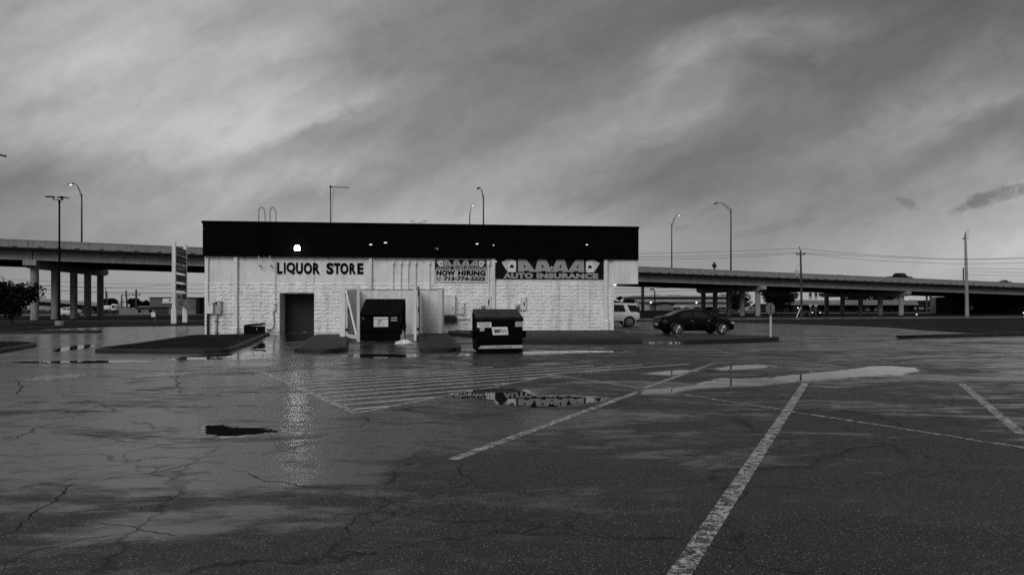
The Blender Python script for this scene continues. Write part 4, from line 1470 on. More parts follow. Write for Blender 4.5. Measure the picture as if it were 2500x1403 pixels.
put_text(m, 'AUTO', 180, 672, 490, 405, ban(0.007), 0.055)
put_text(m, 'INSURANCE', 752, 1805, 490, 405, ban(0.007), 0.055)
m.build('lettering', mt['print_mid'], t)
m = MB()
put_text(m, 'NOW', 198, 806, 695, 520, ban(0.004), 0.065)
put_text(m, 'HIRING', 893, 1787, 695, 520, ban(0.004), 0.065)
put_text(m, '713-774-2222', 435, 1766, 858, 722, ban(0.004), 0.06, 0.12)
m.flat([[(200, 775), (228, 740), (252, 770), (240, 795), (280, 825), (305, 812), (345, 835), (318, 850), (280, 848), (235, 825)]], ban(0.004))
for r in (28, 50, 72):
    arc = [(285 + r * math.cos(R(a)), 795 - r * math.sin(R(a))) for a in range(0, 91, 15)]
    arc2 = [(285 + (r - 9) * math.cos(R(a)), 795 - (r - 9) * math.sin(R(a))) for a in range(90, -1, -15)]
    m.flat([arc + arc2], ban(0.004))
m.build('black_lettering', mt['print_black'], t)
cards(t, 290, 212, 420, 392, False, ban)
cards(t, 1566, 212, 1692, 392, True, ban)

# ------------------------------------------------------------------ roof things
s_a, _ = bs(637.5, 540); s_b, _ = bs(664.5, 540)
_, zt = bs(651, 504.5, 0.2)
_, zbk = bs(651, 648, 0.2)
t = onwall('roof_ladder', 'iron roof ladder whose two hooped rails rise above the roof edge', 'ladder', s_a, 0)
for dx in (0, s_b - s_a):
    pts = [(dx - .04, -0.34, FASZ)] + [(dx - .04, -0.34, zt - 0.35)] + [(dx - .04 + .085 * (1 - math.cos(a)), -0.34 + .35 * (1 - math.cos(a)), zt - 0.35 + 0.35 * math.sin(a)) for a in (0.5, 1.0, 1.57, 2.1, 2.7)] + \
          [(dx + .13, 0.36, zt - 0.35), (dx + .13, 0.36, TOPZ - 0.3)]
    MB().tube(pts, 0.018, 8).build('rail', mt['black_trim'], t, angle=40)
    MB().tube([(dx - .04, -0.34, zbk), (dx - .04, -0.34, FASZ - 0.002)], 0.016, 8).build('lower_rail', mt['white_metal'], t, angle=40)
for k in range(8):
    z = zbk + 0.05 + k * 0.3
    MB().tube([(-0.04, -0.34, z), (s_b - s_a - 0.04, -0.34, z)], 0.012, 6).build('rung', mt['white_metal'] if z < FASZ else mt['black_trim'], t)
b = MB()
for dx in (-0.04, s_b - s_a - 0.04):
    b.box(dx - 0.03, dx + 0.03, -0.34, 0.0, zbk - 0.02, zbk + 0.02)
b.build('bracket', mt['dark_metal'], t)

s, _ = bs(807, 543)
p = at(807, 456, 40.5)
t = thing('roof_antenna', 'thin roof mast carrying a comb shaped antenna', 'antenna', (p.x, 40.5, 5.9), BROT)
Hm = p.z - 5.9
MB().tube([(0, 0, 0), (0, 0, Hm)], 0.03, 8).build('mast', mt['dark_metal'], t)
MB().tube([(-0.02, 0, Hm), (1.06, 0, Hm - 0.03)], 0.016, 6).build('boom', mt['dark_metal'], t)
e = MB()
for k in range(9):
    x = 0.1 + k * 0.115
    e.tube([(x, -0.22, Hm - 0.02), (x, 0.22, Hm - 0.02)], 0.008, 5)
    e.tube([(x, 0, Hm - 0.09 if k else Hm - 0.1), (x, 0, Hm + 0.05 if k else Hm + .1)], 0.008, 5)
e.build('elements', mt['dark_metal'], t)
MB().tube([(0.04, 0, 0.02), (0.08, 0, 1.0), (0.16, 0, Hm - 0.4), (0.17, 0, Hm - 0.06)], 0.009, 5).build('cable', mt['wire'], t)
MB().lathe([(0.06, -0.06), (0.06, 0.06)], 10, Matrix.Translation((0, 0, Hm))).build('clamp', mt['dark_metal'], t)

def weed(px, py, hgt, lean, seed, label):
    random.seed(seed)
    p = at(px, py, 39.6)
    t = thing('roof_weed', label, 'weed', (p.x, 39.6, 6.0), 0, 'weeds on the roof edge')
    H0 = 0.3
    st, lf = MB(), MB()
    for b in range(3):
        l = lean + random.uniform(-.25, .25)
        pts = [(0.03 * b, 0, 0), (l * .4 + .03 * b, 0, H0 + hgt * .5), (l + .03 * b, 0.02, H0 + hgt * random.uniform(.7, 1.05))]
        st.tube(pts, [0.010, 0.007, 0.004], 5)
        for k in range(7):
            q = Vector(pts[1]).lerp(Vector(pts[2]), k / 6)
            a = random.uniform(-1, 1)
            sz = 0.05 * random.uniform(.6, 1.3)
            lf.add([q, q + Vector((sz * a, .01, sz * .5)), q + Vector((sz * a * .8, -.01, sz))], [(0, 1, 2)])
    st.build('stem', mt['wood'], t); lf.build('leaf', mt['leaf'], t)
weed(1004, 545, 0.28, 0.08, 3, 'leafy weed standing upright on the roof edge, leftmost of the weeds')
weed(1018, 545, 0.14, 0.02, 4, 'low weed on the roof edge between the two taller ones')
weed(1030, 545, 0.26, 0.3, 5, 'bare leaning twig on the roof edge, rightmost of the weeds')

# dark utility box on the lawn by the wall
p = gp(632, 818, 0.12)
t = thing('utility_box', 'low black utility box on the lawn against the wall', 'utility box', (-13.75, 37.2, 0.1), R(3))
MB().cbox(-0.46, 0.46, -0.35, 0.35, -0.05, 0.50, 0.015).build('body', mt['black'], t)
lid = MB(); lid.add([(-.48, -.37, .50), (.48, -.37, .55), (.48, .37, .60), (-.48, .37, .55), (-.48, -.37, .54), (.48, -.37, .61), (.48, .37, .68), (-.48, .37, .61)], [(0, 3, 2, 1), (4, 5, 6, 7), (0, 1, 5, 4), (1, 2, 6, 5), (2, 3, 7, 6), (3, 0, 4, 7)])
lid.build('lid', mt['black'], t)
MB().box(0.2, 0.24, -0.375, -0.35, 0.3, 0.42).build('padlock', mt['galv'], t)

# ================================================================== REFUSE ENCLOSURE
enc = thing('refuse_enclosure', 'white painted block enclosure for rubbish containers against the wall', 'enclosure', (0, 0, 0))
ET = 2.52
def pt2(a, b, t): return (a[0] + (b[0] - a[0]) * t, a[1] + (b[1] - a[1]) * t)
def wall_between(a, b, th, z0, z1, name, mat='white_wall', parent=enc, cap=True):
    a, b = Vector(a), Vector(b)
    d = (b - a).normalized()
    nrm = Vector((-d.y, d.x)) * th
    m = MB()
    # courses with shallow recessed joints
    L = (b - a).length
    q = [(0, 0), (L, 0), (L, th), (0, th)]
    fn = lambda u, v, hh: (a.x + d.x * u + nrm.x / th * v, a.y + d.y * u + nrm.y / th * v, hh)
    z = z0
    while z < z1 - 0.02:
        zt_ = min(z + 0.2, z1)
        m.prism([(0, 0), (L, 0), (L, th), (0, th)], z, zt_ - 0.008, fn)
        m.prism([(0.006, 0.006), (L - 0.006, 0.006), (L - 0.006, th - 0.006), (0.006, th - 0.006)], zt_ - 0.008, zt_, fn)
        z = zt_
    o = m.build(name, mt[mat], parent)
    if cap:
        c = MB(); c.prism([(-.005, -.012), (L + .005, -.012), (L + .005, th + .012), (-.005, th + .012)], z1, z1 + 0.022, fn); c.build('cap', mt['joint'], o)
    return o
bw0, bw1 = at(880, 709, 36.9), at(1072, 709, 36.9)
EB = 36.9
wall_between((bw0.x, EB), (bw1.x, EB + 0.25), 0.2, 0.0, ET, 'back_wall')
lw_f, lw_b = (-7.92, 33.2), (bw0.x + 0.0, EB - 0.002)
wall_between(lw_f, lw_b, 0.2, 0.0, ET, 'left_wall', cap=False)
# end pier of the left wall
pw = MB(); pw.cbox(-8.16, -7.90, 33.0, 33.25, 0, ET + 0.03, 0.01); pw.build('end_pier', mt['white_metal'], enc)
# pilaster at the right end
px0, px1 = at(1068.5, 709, 36.4).x, at(1080, 709, 36.4).x
wall_between((px0, 36.4), (px1, 36.4), 0.9, 0.0, ET + 0.05, 'pilaster')
# partition
pa = at(1022, 709, 34.2)
wall_between((pa.x, 34.3), (bs(1024, 709)[0] * 0 + at(1026, 709, 36.9).x, 36.89), 0.1, 0.0, ET, 'partition', cap=False)

def gate(hinge, free, z0, z1, label, brace_up=True):
    a, b = Vector(hinge), Vector(free)
    d = (b - a)
    L = d.length
    t = thing('enclosure_gate', label, 'gate', (a.x, a.y, 0), math.atan2(d.y, d.x), 'gates of the refuse enclosure')
    f = MB()
    f.box(0, 0.09, -0.03, 0.03, z0, z1); f.box(L - 0.13, L, -0.05, 0.05, z0 - 0.12, z1 + 0.03)
    f.box(0.09, L - 0.13, -0.03, 0.03, z1 - 0.1, z1); f.box(0.09, L - 0.13, -0.03, 0.03, z0, z0 + 0.16)
    f.build('frame', mt['white_metal'], t)
    br = MB()
    u = Vector((L - 0.2, 0, z0 + 0.18)) - Vector((0.12, 0, z1 - 0.12))
    br.tube([(0.12, -0.045, z1 - 0.12), (L - 0.2, -0.045, z0 + 0.18)], 0.05, 4)
    br.build('brace', mt['white_metal'], t)
    hb = MB()
    for z in (z0 + 0.3, z1 - 0.35): hb.box(-0.08, 0.12, -0.06, 0.06, z, z + 0.12)
    hb.build('hinge', mt['dark_metal'], t)
    MB().box(0.1, 0.55, 0.03, 0.06, z0 + 1.15, z0 + 1.4).build('latch_plate', mt['black'], t)
    return t
g1h, g1f = (-7.84, 32.98), (at(875.5, 700, 30.9).x, 30.9)
gate(g1h, g1f, 0.2, 2.52, 'white gate leaf swung open at the left of the enclosure')
g2h, g2f = (at(1020.5, 700, 34.1).x, 34.1), (at(1013.5, 700, 31.8).x, 31.8)
gate(g2h, g2f, 0.2, 2.55, 'white gate leaf swung open at the middle of the enclosure')
po = MB(); po.tube([(pa.x - .02, 34.2, 0), (pa.x - .02, 34.2, 2.62)], 0.06, 10); po.build('hinge_post', mt['black'], enc)

# ================================================================== DUMPSTERS
def dumpster(name, label, loc, rz, W, D, hf, hb, group, lid_ribs=True, lid_style='closed'):
    t = thing(name, label, 'dumpster', loc, rz, group)
    # body: side outline y (0 front .. D back) by z; swept across x
    prof = [(0.05, 0.08), (D, 0.08), (D, hb - 0.04), (D - 0.25, hb - 0.04), (0.0, hf - 0.03), (0.0, 0.42), (0.05, 0.36)]
    m = MB(); m.prism(ccw(prof), -W / 2, W / 2, lambda u, v, h: (h, u, v))
    m.f = [tuple(reversed(q)) for q in m.f]
    body = m.build('body', mt['black'], t)
    rb = MB()
    rb.box(-W / 2 - 0.03, W / 2 + 0.03, -0.03, 0.03, hf - 0.1, hf - 0.03)
    rb.box(-W / 2 - 0.03, -W / 2, 0.03, D, 0.4, 0.46); rb.box(W / 2, W / 2 + 0.03, 0.03, D, 0.4, 0.46)
    for k in (0.35, 0.62, 0.86):
        rb.box(-W / 2 - 0.035, -W / 2, D * k, D * k + 0.06, 0.5, hf + (hb - hf) * k - 0.06)
        rb.box(W / 2, W / 2 + 0.035, D * k, D * k + 0.06, 0.5, hf + (hb - hf) * k - 0.06)
    rb.box(-W / 2 - 0.015, W / 2 + 0.015, -0.012, 0.05, 0.02, 0.10)
    rb.build('rim', mt['black'], body)
    for s in (-1, 1):
        x0, x1 = (W / 2, W / 2 + 0.13) if s > 0 else (-W / 2 - 0.13, -W / 2)
        k = MB()
        k.cbox(x0, x1, 0.02, 1.05, 0.55, 0.60, 0.008); k.cbox(x0, x1, 0.02, 1.05, 0.74, 0.79, 0.008)
        k.box(x1 - 0.02 if s > 0 else x0, x1 if s > 0 else x0 + 0.02, 0.02, 1.05, 0.6, 0.74)
        k.build('fork_pocket', mt['black'], t)
    for x in (-W / 2 + 0.15, W / 2 - 0.25):
        MB().box(x, x + 0.12, 0.12, D - 0.1, 0.0, 0.08).build('skid', mt['dark_metal'], t)
    # two lids
    sl = math.atan2(hb - hf, D - 0.28)
    ln = math.hypot(hb - hf, D - 0.28)
    for i, (a, b) in enumerate(((-W / 2 - 0.03, -0.006), (0.006, W / 2 + 0.03))):
        Mx = Matrix.Translation((0, -0.05, hf - 0.015)) @ Matrix.Rotation(sl, 4, 'X')
        l = MB()
        l.cbox(a, b, 0, ln + 0.06, 0, 0.03, 0.01, 1, Mx)
        if lid_ribs:
            nr = 5
            for q in range(nr):
                x = a + (b - a) * (q + 0.5) / nr
                l.cbox(x - 0.045, x + 0.045, 0.10, ln - 0.04, 0.025, 0.055, 0.012, 1, Mx)
            l.cbox(a + .03, b - .03, 0.03, 0.075, 0.025, 0.05, 0.01, 1, Mx)
        l.cbox(a, b, -0.012, 0.012, -0.05, 0.028, 0.006, 1, Mx)
        ld = l.build('lid', mt['plastic' if lid_ribs else 'black'], t)
        hdl = MB(); cx = (a + b) / 2
        hdl.tube([Mx @ Vector((cx - .12, 0.01, 0.03)), Mx @ Vector((cx - .1, -0.02, 0.07)), Mx @ Vector((cx + .1, -0.02, 0.07)), Mx @ Vector((cx + .12, 0.01, 0.03))], 0.012, 6)
        hdl.build('handle', mt['dark_metal'], ld)
    MB().tube([(-W / 2 - 0.03, D - 0.2, hb + 0.005), (W / 2 + 0.03, D - 0.2, hb + 0.005)], 0.025, 8).build('hinge_rod', mt['dark_metal'], t)
    return t

def fr(W, x0, x1, yb, yt, z1):
    """photo pixel on the front face -> local x, z"""
    return lambda px, py: ((px - x0) / (x1 - x0) * W - W / 2, (yb - py) / (yb - yt) * z1)

DW = 1.62
t = dumpster('dumpster', 'black ribbed lid dumpster standing alone in front of the sidewalk', (-0.43, 24.5, 0.0), R(8.0), DW, 1.75, 1.235, 1.53, 'black refuse dumpsters')
q = fr(DW, 1165, 1275.5, 861.5, 777.5, 1.22)
def board(t, q, x0, y0, x1, y1, d, mat, name, skew=0.0, cut=0.0):
    a, z1 = q(x0, y0); b, z0 = q(x1, y1)
    m = MB()
    m.prism([(a + skew, z0), (b + skew * 0.8, z0 + .01), (b, z1 + .005), (a, z1)], 0.0, 0.0 - d, lambda u, v, h: (u, h, v))
    return m.build(name, mt[mat], t)
def words_on(parent, q, s, x0, y0, x1, y1, d, mat, off=0.02, name='lettering', shear=0.0):
    a, z1 = q(x0, y0); b, z0 = q(x1, y1)
    m = MB(); put_text(m, s, a, b, z0, z1, lambda u, v: (u, -d - 0.002, v), off, shear)
    return m.build(name, mt[mat], parent)
st = board(t, q, 1166, 786, 1200, 799, 0.012, 'print_white', 'sticker')
words_on(st, q, 'DO NOT BLOCK', 1168.5, 787.6, 1197.5, 791.6, 0.012, 'print_black')
words_on(st, q, 'CONTAINER', 1171.5, 793.2, 1194.5, 796.8, 0.012, 'print_black')
st = board(t, q, 1172.5, 800.2, 1183, 807, 0.012, 'print_white', 'size_sticker')
words_on(st, q, '8yd', 1173.6, 801.2, 1182, 806, 0.012, 'print_black', 0.04)
st = board(t, q, 1200.5, 797.5, 1238.5, 816.8, 0.014, 'print_white', 'logo_board', 0.045)
def zig(pts, x0, y0, x1, y1, dd, mat):
    a, z1 = q(x0, y0); b, z0 = q(x1, y1)
    m = MB(); m.flat([[(a + (b - a) * u, z0 + (z1 - z0) * v) for u, v in pts]], lambda u, v: (u, -dd, v)); m.build('logo_letter', mt[mat], st)
zig([(0, 1), (.25, 1), (.33, .38), (.44, 1), (.62, 1), (.70, .38), (.80, 1), (1.05, 1), (.80, 0), (.58, 0), (.52, .5), (.42, 0), (.20, 0)], 1205.5, 802.6, 1221.5, 811.8, 0.017, 'print_black')
zig([(0, 0), (.10, 1), (.38, 1), (.48, .5), (.66, 1), (.92, 1), (1.05, 0), (.82, 0), (.78, .6), (.58, 0), (.42, 0), (.28, .6), (.24, 0)], 1221.0, 802.6, 1237.0, 811.6, 0.017, 'print_mid')
st = board(t, q, 1257.5, 784.6, 1274.5, 797, 0.012, 'sticker', 'sticker')
a_ = q(1257.5, 791.0); b_ = q(1274.5, 792.2)
m = MB(); m.box(a_[0], b_[0], -0.0145, -0.012, b_[1], a_[1])
for k in range(5):
    u = a_[0] + (b_[0] - a_[0]) * (k + .3) / 5.2
    m.box(u, u + 0.022, -0.0145, -0.012, a_[1] + 0.025, a_[1] + 0.05); m.box(u, u + 0.022, -0.0145, -0.012, b_[1] - 0.05, b_[1] - 0.025)
m.build('print', mt['print_mid'], st)
a_, z1_ = q(1168, 842.5); b_, z0_ = q(1275, 849.5)
m = MB(); m.prism([(a_, z0_), (b_, z0_ + .01), (b_, z1_ + .02), (a_ + .09, z1_)], 0.0, -0.02, lambda u, v, h: (u, h, v))
st = m.build('bumper_strip', mt['sticker'], t)
words_on(st, q, 'Access WM 24/7 at wm.com', 1196, 843.8, 1249, 847.6, 0.02, 'print_black', 0.012)

EW = 1.86
t = dumpster('dumpster', 'black dumpster inside the white enclosure with a pale notice on it', (at(928, 800, 32.4).x, 32.4, 0.055), R(0), EW, 1.65, 1.22, 1.93, 'black refuse dumpsters', False)
q = fr(EW, 879.5, 976.5, 834, 770, 1.22)
st = board(t, q, 912.5, 776, 947.5, 800, 0.012, 'print_white', 'notice')
a_, z_ = q(912.5, 781.6); b_, _ = q(947.5, 780.2)
m = MB(); m.tube([(a_, -0.014, z_), (b_, -0.014, z_ + .02)], 0.010, 4)
random.seed(5)
for (x0_, y0_, x1_, y1_) in ((922, 784, 927, 786), (926, 783, 930, 786), (928, 786, 925.5, 791), (925.5, 791, 924.5, 796), (930, 783, 933, 785)):
    a2, z2 = q(x0_, y0_); b2, z3 = q(x1_, y1_); m.tube([(a2, -0.014, z2), (b2, -0.014, z3)], 0.013, 4)
m.build('scrawl', mt['print_black'], st)
m = MB()
for y_ in (789.6, 792.3, 797):
    a2, z2 = q(917, y_); b2, _ = q(940, y_); m.box(a2, b2, -0.0145, -0.012, z2, z2 + 0.010)
m.build('print', mt['print_mid'], st)
for y0_, y1_ in ((776.3, 780), (782.6, 786)):
    st = board(t, q, 954, y0_, 969.5, y1_, 0.012, 'sticker', 'sticker')
    m = MB()
    for k in range(6):
        a2, z2 = q(955 + k * 2.3, (y0_ + y1_) / 2 + .6); m.box(a2, a2 + 0.02, -0.0145, -0.012, z2, z2 + 0.03)
    m.build('print', mt['print_dark'], st)
m = MB()
for k, (x_, y_) in enumerate(((884.5, 777.5), (887, 780.5), (884.8, 782))):
    a2, z2 = q(x_, y_); m.box(a2, a2 + 0.04, -0.012, 0, z2, z2 + 0.02)
m.build('mark', mt['print_mid'], t)
# forked pocket seen at the right
m = MB(); m.tube([(EW / 2 + .01, 0.0, 0.88), (EW / 2 + .12, 0.0, 0.80), (EW / 2 + .12, 0.0, 0.52), (EW / 2 + .01, 0.0, 0.5)], 0.03, 6); m.build('lifting_bracket', mt['black'], t)

# litter on the apron
random.seed(8)
def litter(px0, px1, py, hgt, seed, label, mat):
    c = gp((px0 + px1) / 2, py, 0.07)
    w = (px1 - px0) / FPX * c.y
    t = thing('rubbish_bag', label, 'rubbish', (c.x, c.y, H(c.x, c.y) + 0.005))
    bm = bmesh.new()
    bmesh.ops.create_icosphere(bm, subdivisions=3, radius=1)
    for v in bm.verts:
        n_ = noise.fractal(v.co * 2.2 + Vector((seed, 0, 0)), 1.0, 2.0, 4)
        v.co = Vector((v.co.x * w / 2 * (1 + .35 * n_), v.co.y * 0.22 * (1 + .4 * n_), max(0, v.co.z + .15) * hgt * (1 + 1.2 * n_)))
    me = bpy.data.meshes.new('bag'); bm.to_mesh(me); bm.free(); me.materials.append(mt[mat])
    link('bag', me, t)
litter(963, 1008, 836.5, 0.12, 3, 'flattened white rubbish bag on the wet apron beside the enclosed dumpster', 'print_white')
litter(978, 991, 831.5, 0.3, 9, 'crumpled grey rubbish leaning behind the white bag', 'print_mid')

# ================================================================== CARS
def herm(st, x):
    """smooth interpolation of station rows along x"""
    for i in range(len(st) - 1):
        if st[i][0] <= x <= st[i + 1][0]:
            a, b = st[i], st[i + 1]
            p = st[i - 1] if i > 0 else a
            q = st[i + 2] if i + 2 < len(st) else b
            h = b[0] - a[0]
            u = (x - a[0]) / h
            out = []
            for k in range(1, len(a)):
                d = (b[k] - a[k]) / h
                da = d if p is a else (a[k] - p[k]) / (a[0] - p[0])
                db = d if q is b else (q[k] - b[k]) / (q[0] - b[0])
                ma = 0 if da * d <= 0 else min(da, d, key=abs) if abs(da) < abs(d) else 2 * da * d / (da + d)
                mb_ = 0 if db * d <= 0 else 2 * db * d / (db + d)
                out.append((2 * u**3 - 3 * u * u + 1) * a[k] + (u**3 - 2 * u * u + u) * h * ma + (-2 * u**3 + 3 * u * u) * b[k] + (u**3 - u * u) * h * mb_)
            return out
    return list(st[0][1:] if x < st[0][0] else st[-1][1:])

def half_ring(s):
    zb, zbelt, ztop, wm, wt = s
    g = min(1.0, max(0.12, (ztop - zbelt) / 0.3))
    return [(0, zb), (wm * .84, zb), (wm * .95, zb + .06), (wm * .995, zb + .45 * (zbelt - zb)), (wm, zb + .62 * (zbelt - zb)), (wm * .965, zbelt - .03), (wm * .935, zbelt),
            (wt + .035, ztop - .075 * g), (wt, ztop - .028 * g), (wt - .12, ztop), (0, ztop + .018)]

def car(name, label, cat, st, loc, rz, paint, wheels, wr, windows, group=None, screens=(), lights=True, arch=True, detail=True):
    t = thing(name, label, cat, loc, rz, group)
    m = MB()
    x0, x1 = st[0][0], st[-1][0]
    N = 56 if detail else 22
    rings = []
    for i in range(N + 1):
        x = x0 + (x1 - x0) * i / N
        hr = half_ring(herm(st, x))
        rings.append([(x, y, z) for y, z in hr] + [(x, -y, z) for y, z in reversed(hr[1:-1])])
    n = len(rings[0])
    f = [(i * n + k, i * n + (k + 1) % n, (i + 1) * n + (k + 1) % n, (i + 1) * n + k) for i in range(N) for k in range(n)]
    f += [tuple(reversed(range(n))), tuple(N * n + k for k in range(n))]
    m.add([p for r in rings for p in r], f)
    body = m.build('body', mt[paint], t, angle=38)
    def side(x, v, s, out=0.008):
        r = half_ring(herm(st, x))
        a, b = Vector(r[6]), Vector(r[7])
        p = a.lerp(b, v)
        return (x, s * (p.x + out), p.y)
    for s in (-1, 1):
        for (bl, tl, tr_, br) in windows:
            w = MB()
            nu, nv = 8, 3
            g = []
            for j in range(nv + 1):
                for i in range(nu + 1):
                    u, v = i / nu, j / nv
                    xb, vb = bl[0] + (br[0] - bl[0]) * u, bl[1] + (br[1] - bl[1]) * u
                    xt, vt = tl[0] + (tr_[0] - tl[0]) * u, tl[1] + (tr_[1] - tl[1]) * u
                    g.append(side(xb + (xt - xb) * v, vb + (vt - vb) * v, s))
            fs = [(j * (nu + 1) + i, j * (nu + 1) + i + 1, (j + 1) * (nu + 1) + i + 1, (j + 1) * (nu + 1) + i) for j in range(nv) for i in range(nu)]
            w.add(g, fs if s < 0 else [tuple(reversed(q)) for q in fs])
            w.build('side_window', mt['glass'], t, smooth=True)
    for nm, xa, xb in screens:
        w = MB(); g = []
        nu, nv = 8, 6
        for j in range(nv + 1):
            x = xa + (xb - xa) * j / nv
            q = herm(st, x)
            for i in range(nu + 1):
                y = (-1 + 2 * i / nu) * (q[4] - .04)
                r = half_ring(q)
                yy = abs(y)
                z = r[9][1] + (r[10][1] - r[9][1]) * (1 - yy / max(.01, r[9][0])) if yy < r[9][0] else r[9][1] + (r[8][1] - r[9][1]) * (yy - r[9][0]) / .12
                g.append((x, y, z + .012))
        w.add(g, [(j * (nu + 1) + i, j * (nu + 1) + i + 1, (j + 1) * (nu + 1) + i + 1, (j + 1) * (nu + 1) + i) for j in range(nv) for i in range(nu)])
        w.build(nm, mt['glass'], t, smooth=True)
    for wx in wheels:
        for s in (-1, 1):
            wm = herm(st, wx)[3]
            Mw = Matrix.Translation((wx, s * (wm - .20), wr)) @ Matrix.Rotation(R(90 if s < 0 else -90), 4, 'X')
            ty = MB().lathe([(wr * .6, 0.0), (wr * .92, 0.0), (wr, .03), (wr, .19), (wr * .93, .222), (wr * .70, .225), (wr * .68, .19)], 28, Mw).build('wheel', mt['tyre'], t, angle=40)
            rm = MB()
            if detail:
                rm.lathe([(wr * .68, .17), (wr * .69, .222), (wr * .64, .224), (wr * .62, .18)], 28, Mw)
                for k in range(7):
                    a = 2 * math.pi * k / 7
                    for da in (-.12, .12):
                        d0, d1 = Vector((math.cos(a), math.sin(a), 0)), Vector((math.cos(a + da), math.sin(a + da), 0))
                        rm.tube([Mw @ (d0 * wr * .1 + Vector((0, 0, .205))), Mw @ (d1 * wr * .66 + Vector((0, 0, .208)))], wr * .045, 5)
                rm.lathe([(wr * .16, .18), (wr * .15, .22), (wr * .08, .225)], 14, Mw)
                MB().lathe([(wr * .62, .12), (wr * .6, .125)], 24, Mw).build('brake_disc', mt['joint'], ty)
            else:
                rm.lathe([(wr * .62, .2), (wr * .6, .226)], 14, Mw)
            rm.build('rim', mt['rim'], ty, angle=40)
            if arch:
                Ma = Matrix.Translation((wx, s * (wm + .002), wr + .02)) @ Matrix.Rotation(R(90 if s < 0 else -90), 4, 'X')
                q = MB()
                pts = [(wr * 1.17 * math.cos(R(a)), wr * 1.17 * math.sin(R(a))) for a in range(-20, 201, 12)]
                sg = -1 if s < 0 else 1
                ap = MB(); ap.flat([[(x_, z_) for x_, z_ in pts]], lambda u, v: (wx + u, s * (wm + .004), wr + v))
                if s > 0: ap.f = [tuple(reversed(k)) for k in ap.f]
                ap.build('wheel_well', mt['joint'], t)
                lip = MB(); lip.tube([(wx + x_ * 1.04, s * (wm + .0), wr + z_ * 1.04) for x_, z_ in pts], .028, 6)
                lip.build('arch_lip', mt[paint], t, angle=50)
    return t, body, side

SED = [(-2.34, .42, .70, .80, .62, .50), (-2.28, .34, .82, 1.00, .76, .62), (-2.12, .28, .88, 1.06, .87, .70), (-1.75, .24, .92, 1.11, .91, .68), (-1.45, .23, .94, 1.21, .915, .64), (-.95, .22, .95, 1.41, .92, .59),
       (-.35, .22, .94, 1.49, .92, .575), (.25, .22, .925, 1.475, .92, .58), (.75, .22, .91, 1.29, .92, .62), (1.2, .22, .89, 1.06, .915, .68), (1.75, .24, .84, .965, .90, .66), (2.08, .26, .76, .86, .83, .58),
       (2.24, .28, .66, .74, .70, .48), (2.29, .34, .56, .62, .6, .40)]
sx, sy = (1697 - 1250) / FPX * 41.6, 41.9
t, body, side = car('parked_car', 'black sedan with bright alloy wheels parked behind the concrete island', 'car', SED, (sx, sy, 0), R(8), 'car_black', (-1.38, 1.40), .345,
    [((-1.22, .16), (-.98, .84), (-.42, .9), (-.42, .14)), ((-.32, .14), (-.32, .9), (.16, .88), (.82, .16))], None, [('windscreen', .34, 1.16), ('rear_window', -1.72, -1.0)])
for s in (-1, 1):
    m = MB(); m.cbox(1.96, 2.19, s * .80 - .05, s * .80 - .02 if s > 0 else s * .80 + .06, .62, .74, .02); m.build('headlight', mt['lens'], t)
    m = MB(); m.cbox(-2.25, -1.95, (s * .86 - .03), (s * .86 + .03), .70, .84, .02); m.build('tail_light', mt['tail'], t)
    m = MB(); m.cbox(.82, 1.0, s * 1.0 - .08, s * 1.0 + .08, .93, 1.06, .025); m.build('wing_mirror', mt['car_black'], t)
    for hx in (-.55, .45):
        m = MB(); m.cbox(hx, hx + .17, s * .935 - .012, s * .935 + .012, .80, .83, .008); m.build('door_handle', mt['rim'], t)
m = MB(); m.cbox(-2.39, -2.32, -.26, .26, .54, .68, .01); m.build('number_plate', mt['print_mid'], t)
m = MB(); m.cbox(-2.36, -2.28, -.66, .66, .80, .82, .005); m.build('trunk_trim', mt['rim'], t)
m = MB(); m.box(.5, .56, -.925, -.915, .3, .86); m.box(-.42, -.37, -.925, -.915, .3, .88); m.build('door_seam', mt['joint'], t)

SUVS = [(-2.66, .55, 1.0, 1.14, .84, .76), (-2.60, .46, 1.08, 1.45, .94, .80), (-2.50, .42, 1.12, 1.72, .99, .78), (-2.36, .40, 1.15, 1.88, 1.01, .76), (-1.6, .40, 1.16, 1.93, 1.02, .76), (0, .40, 1.16, 1.94, 1.02, .76), (.9, .40, 1.14, 1.88, 1.02, .76),
        (1.65, .42, 1.1, 1.28, 1.0, .80), (2.3, .44, 1.04, 1.16, .98, .78), (2.62, .5, .9, 1.0, .86, .66)]
t, body, side = car('parked_car', 'white sport utility vehicle half hidden behind the right end of the store', 'car', SUVS, (7.72, 57.3, 0), R(180), 'car_white', (-1.78, 1.52), .41,
    [((-2.52, .10), (-2.40, .9), (-1.62, .9), (-1.86, .10)), ((-1.5, .10), (-1.32, .9), (-.35, .9), (-.35, .1)), ((-.25, .1), (-.25, .9), (.7, .85), (1.3, .2))])
m = MB(); m.cbox(-2.72, -2.0, -1.0, 1.0, .42, .6, .03); m.build('rear_bumper', mt['dark_metal'], t)
m = MB(); m.cbox(-1.3, 1.0, 1.0, 1.04, .42, .5, .01); m.cbox(-1.3, 1.0, -1.04, -1.0, .42, .5, .01); m.build('sill', mt['dark_metal'], t)
m = MB(); m.cbox(-2.60, -2.1, -.74, .74, 1.86, 1.91, .015); m.build('roof_spoiler', mt['car_white'], t)
m = MB(); m.box(-2.62, -2.36, -.9, .9, 1.16, 1.66); m.build('rear_window', mt['glass'], t)
for hx in (-1.15, .1):
    for s in (-1, 1):
        m = MB(); m.cbox(hx, hx + .2, s * 1.025 - .012, s * 1.025 + .012, 1.0, 1.03, .008); m.build('door_handle', mt['print_mid'], t)

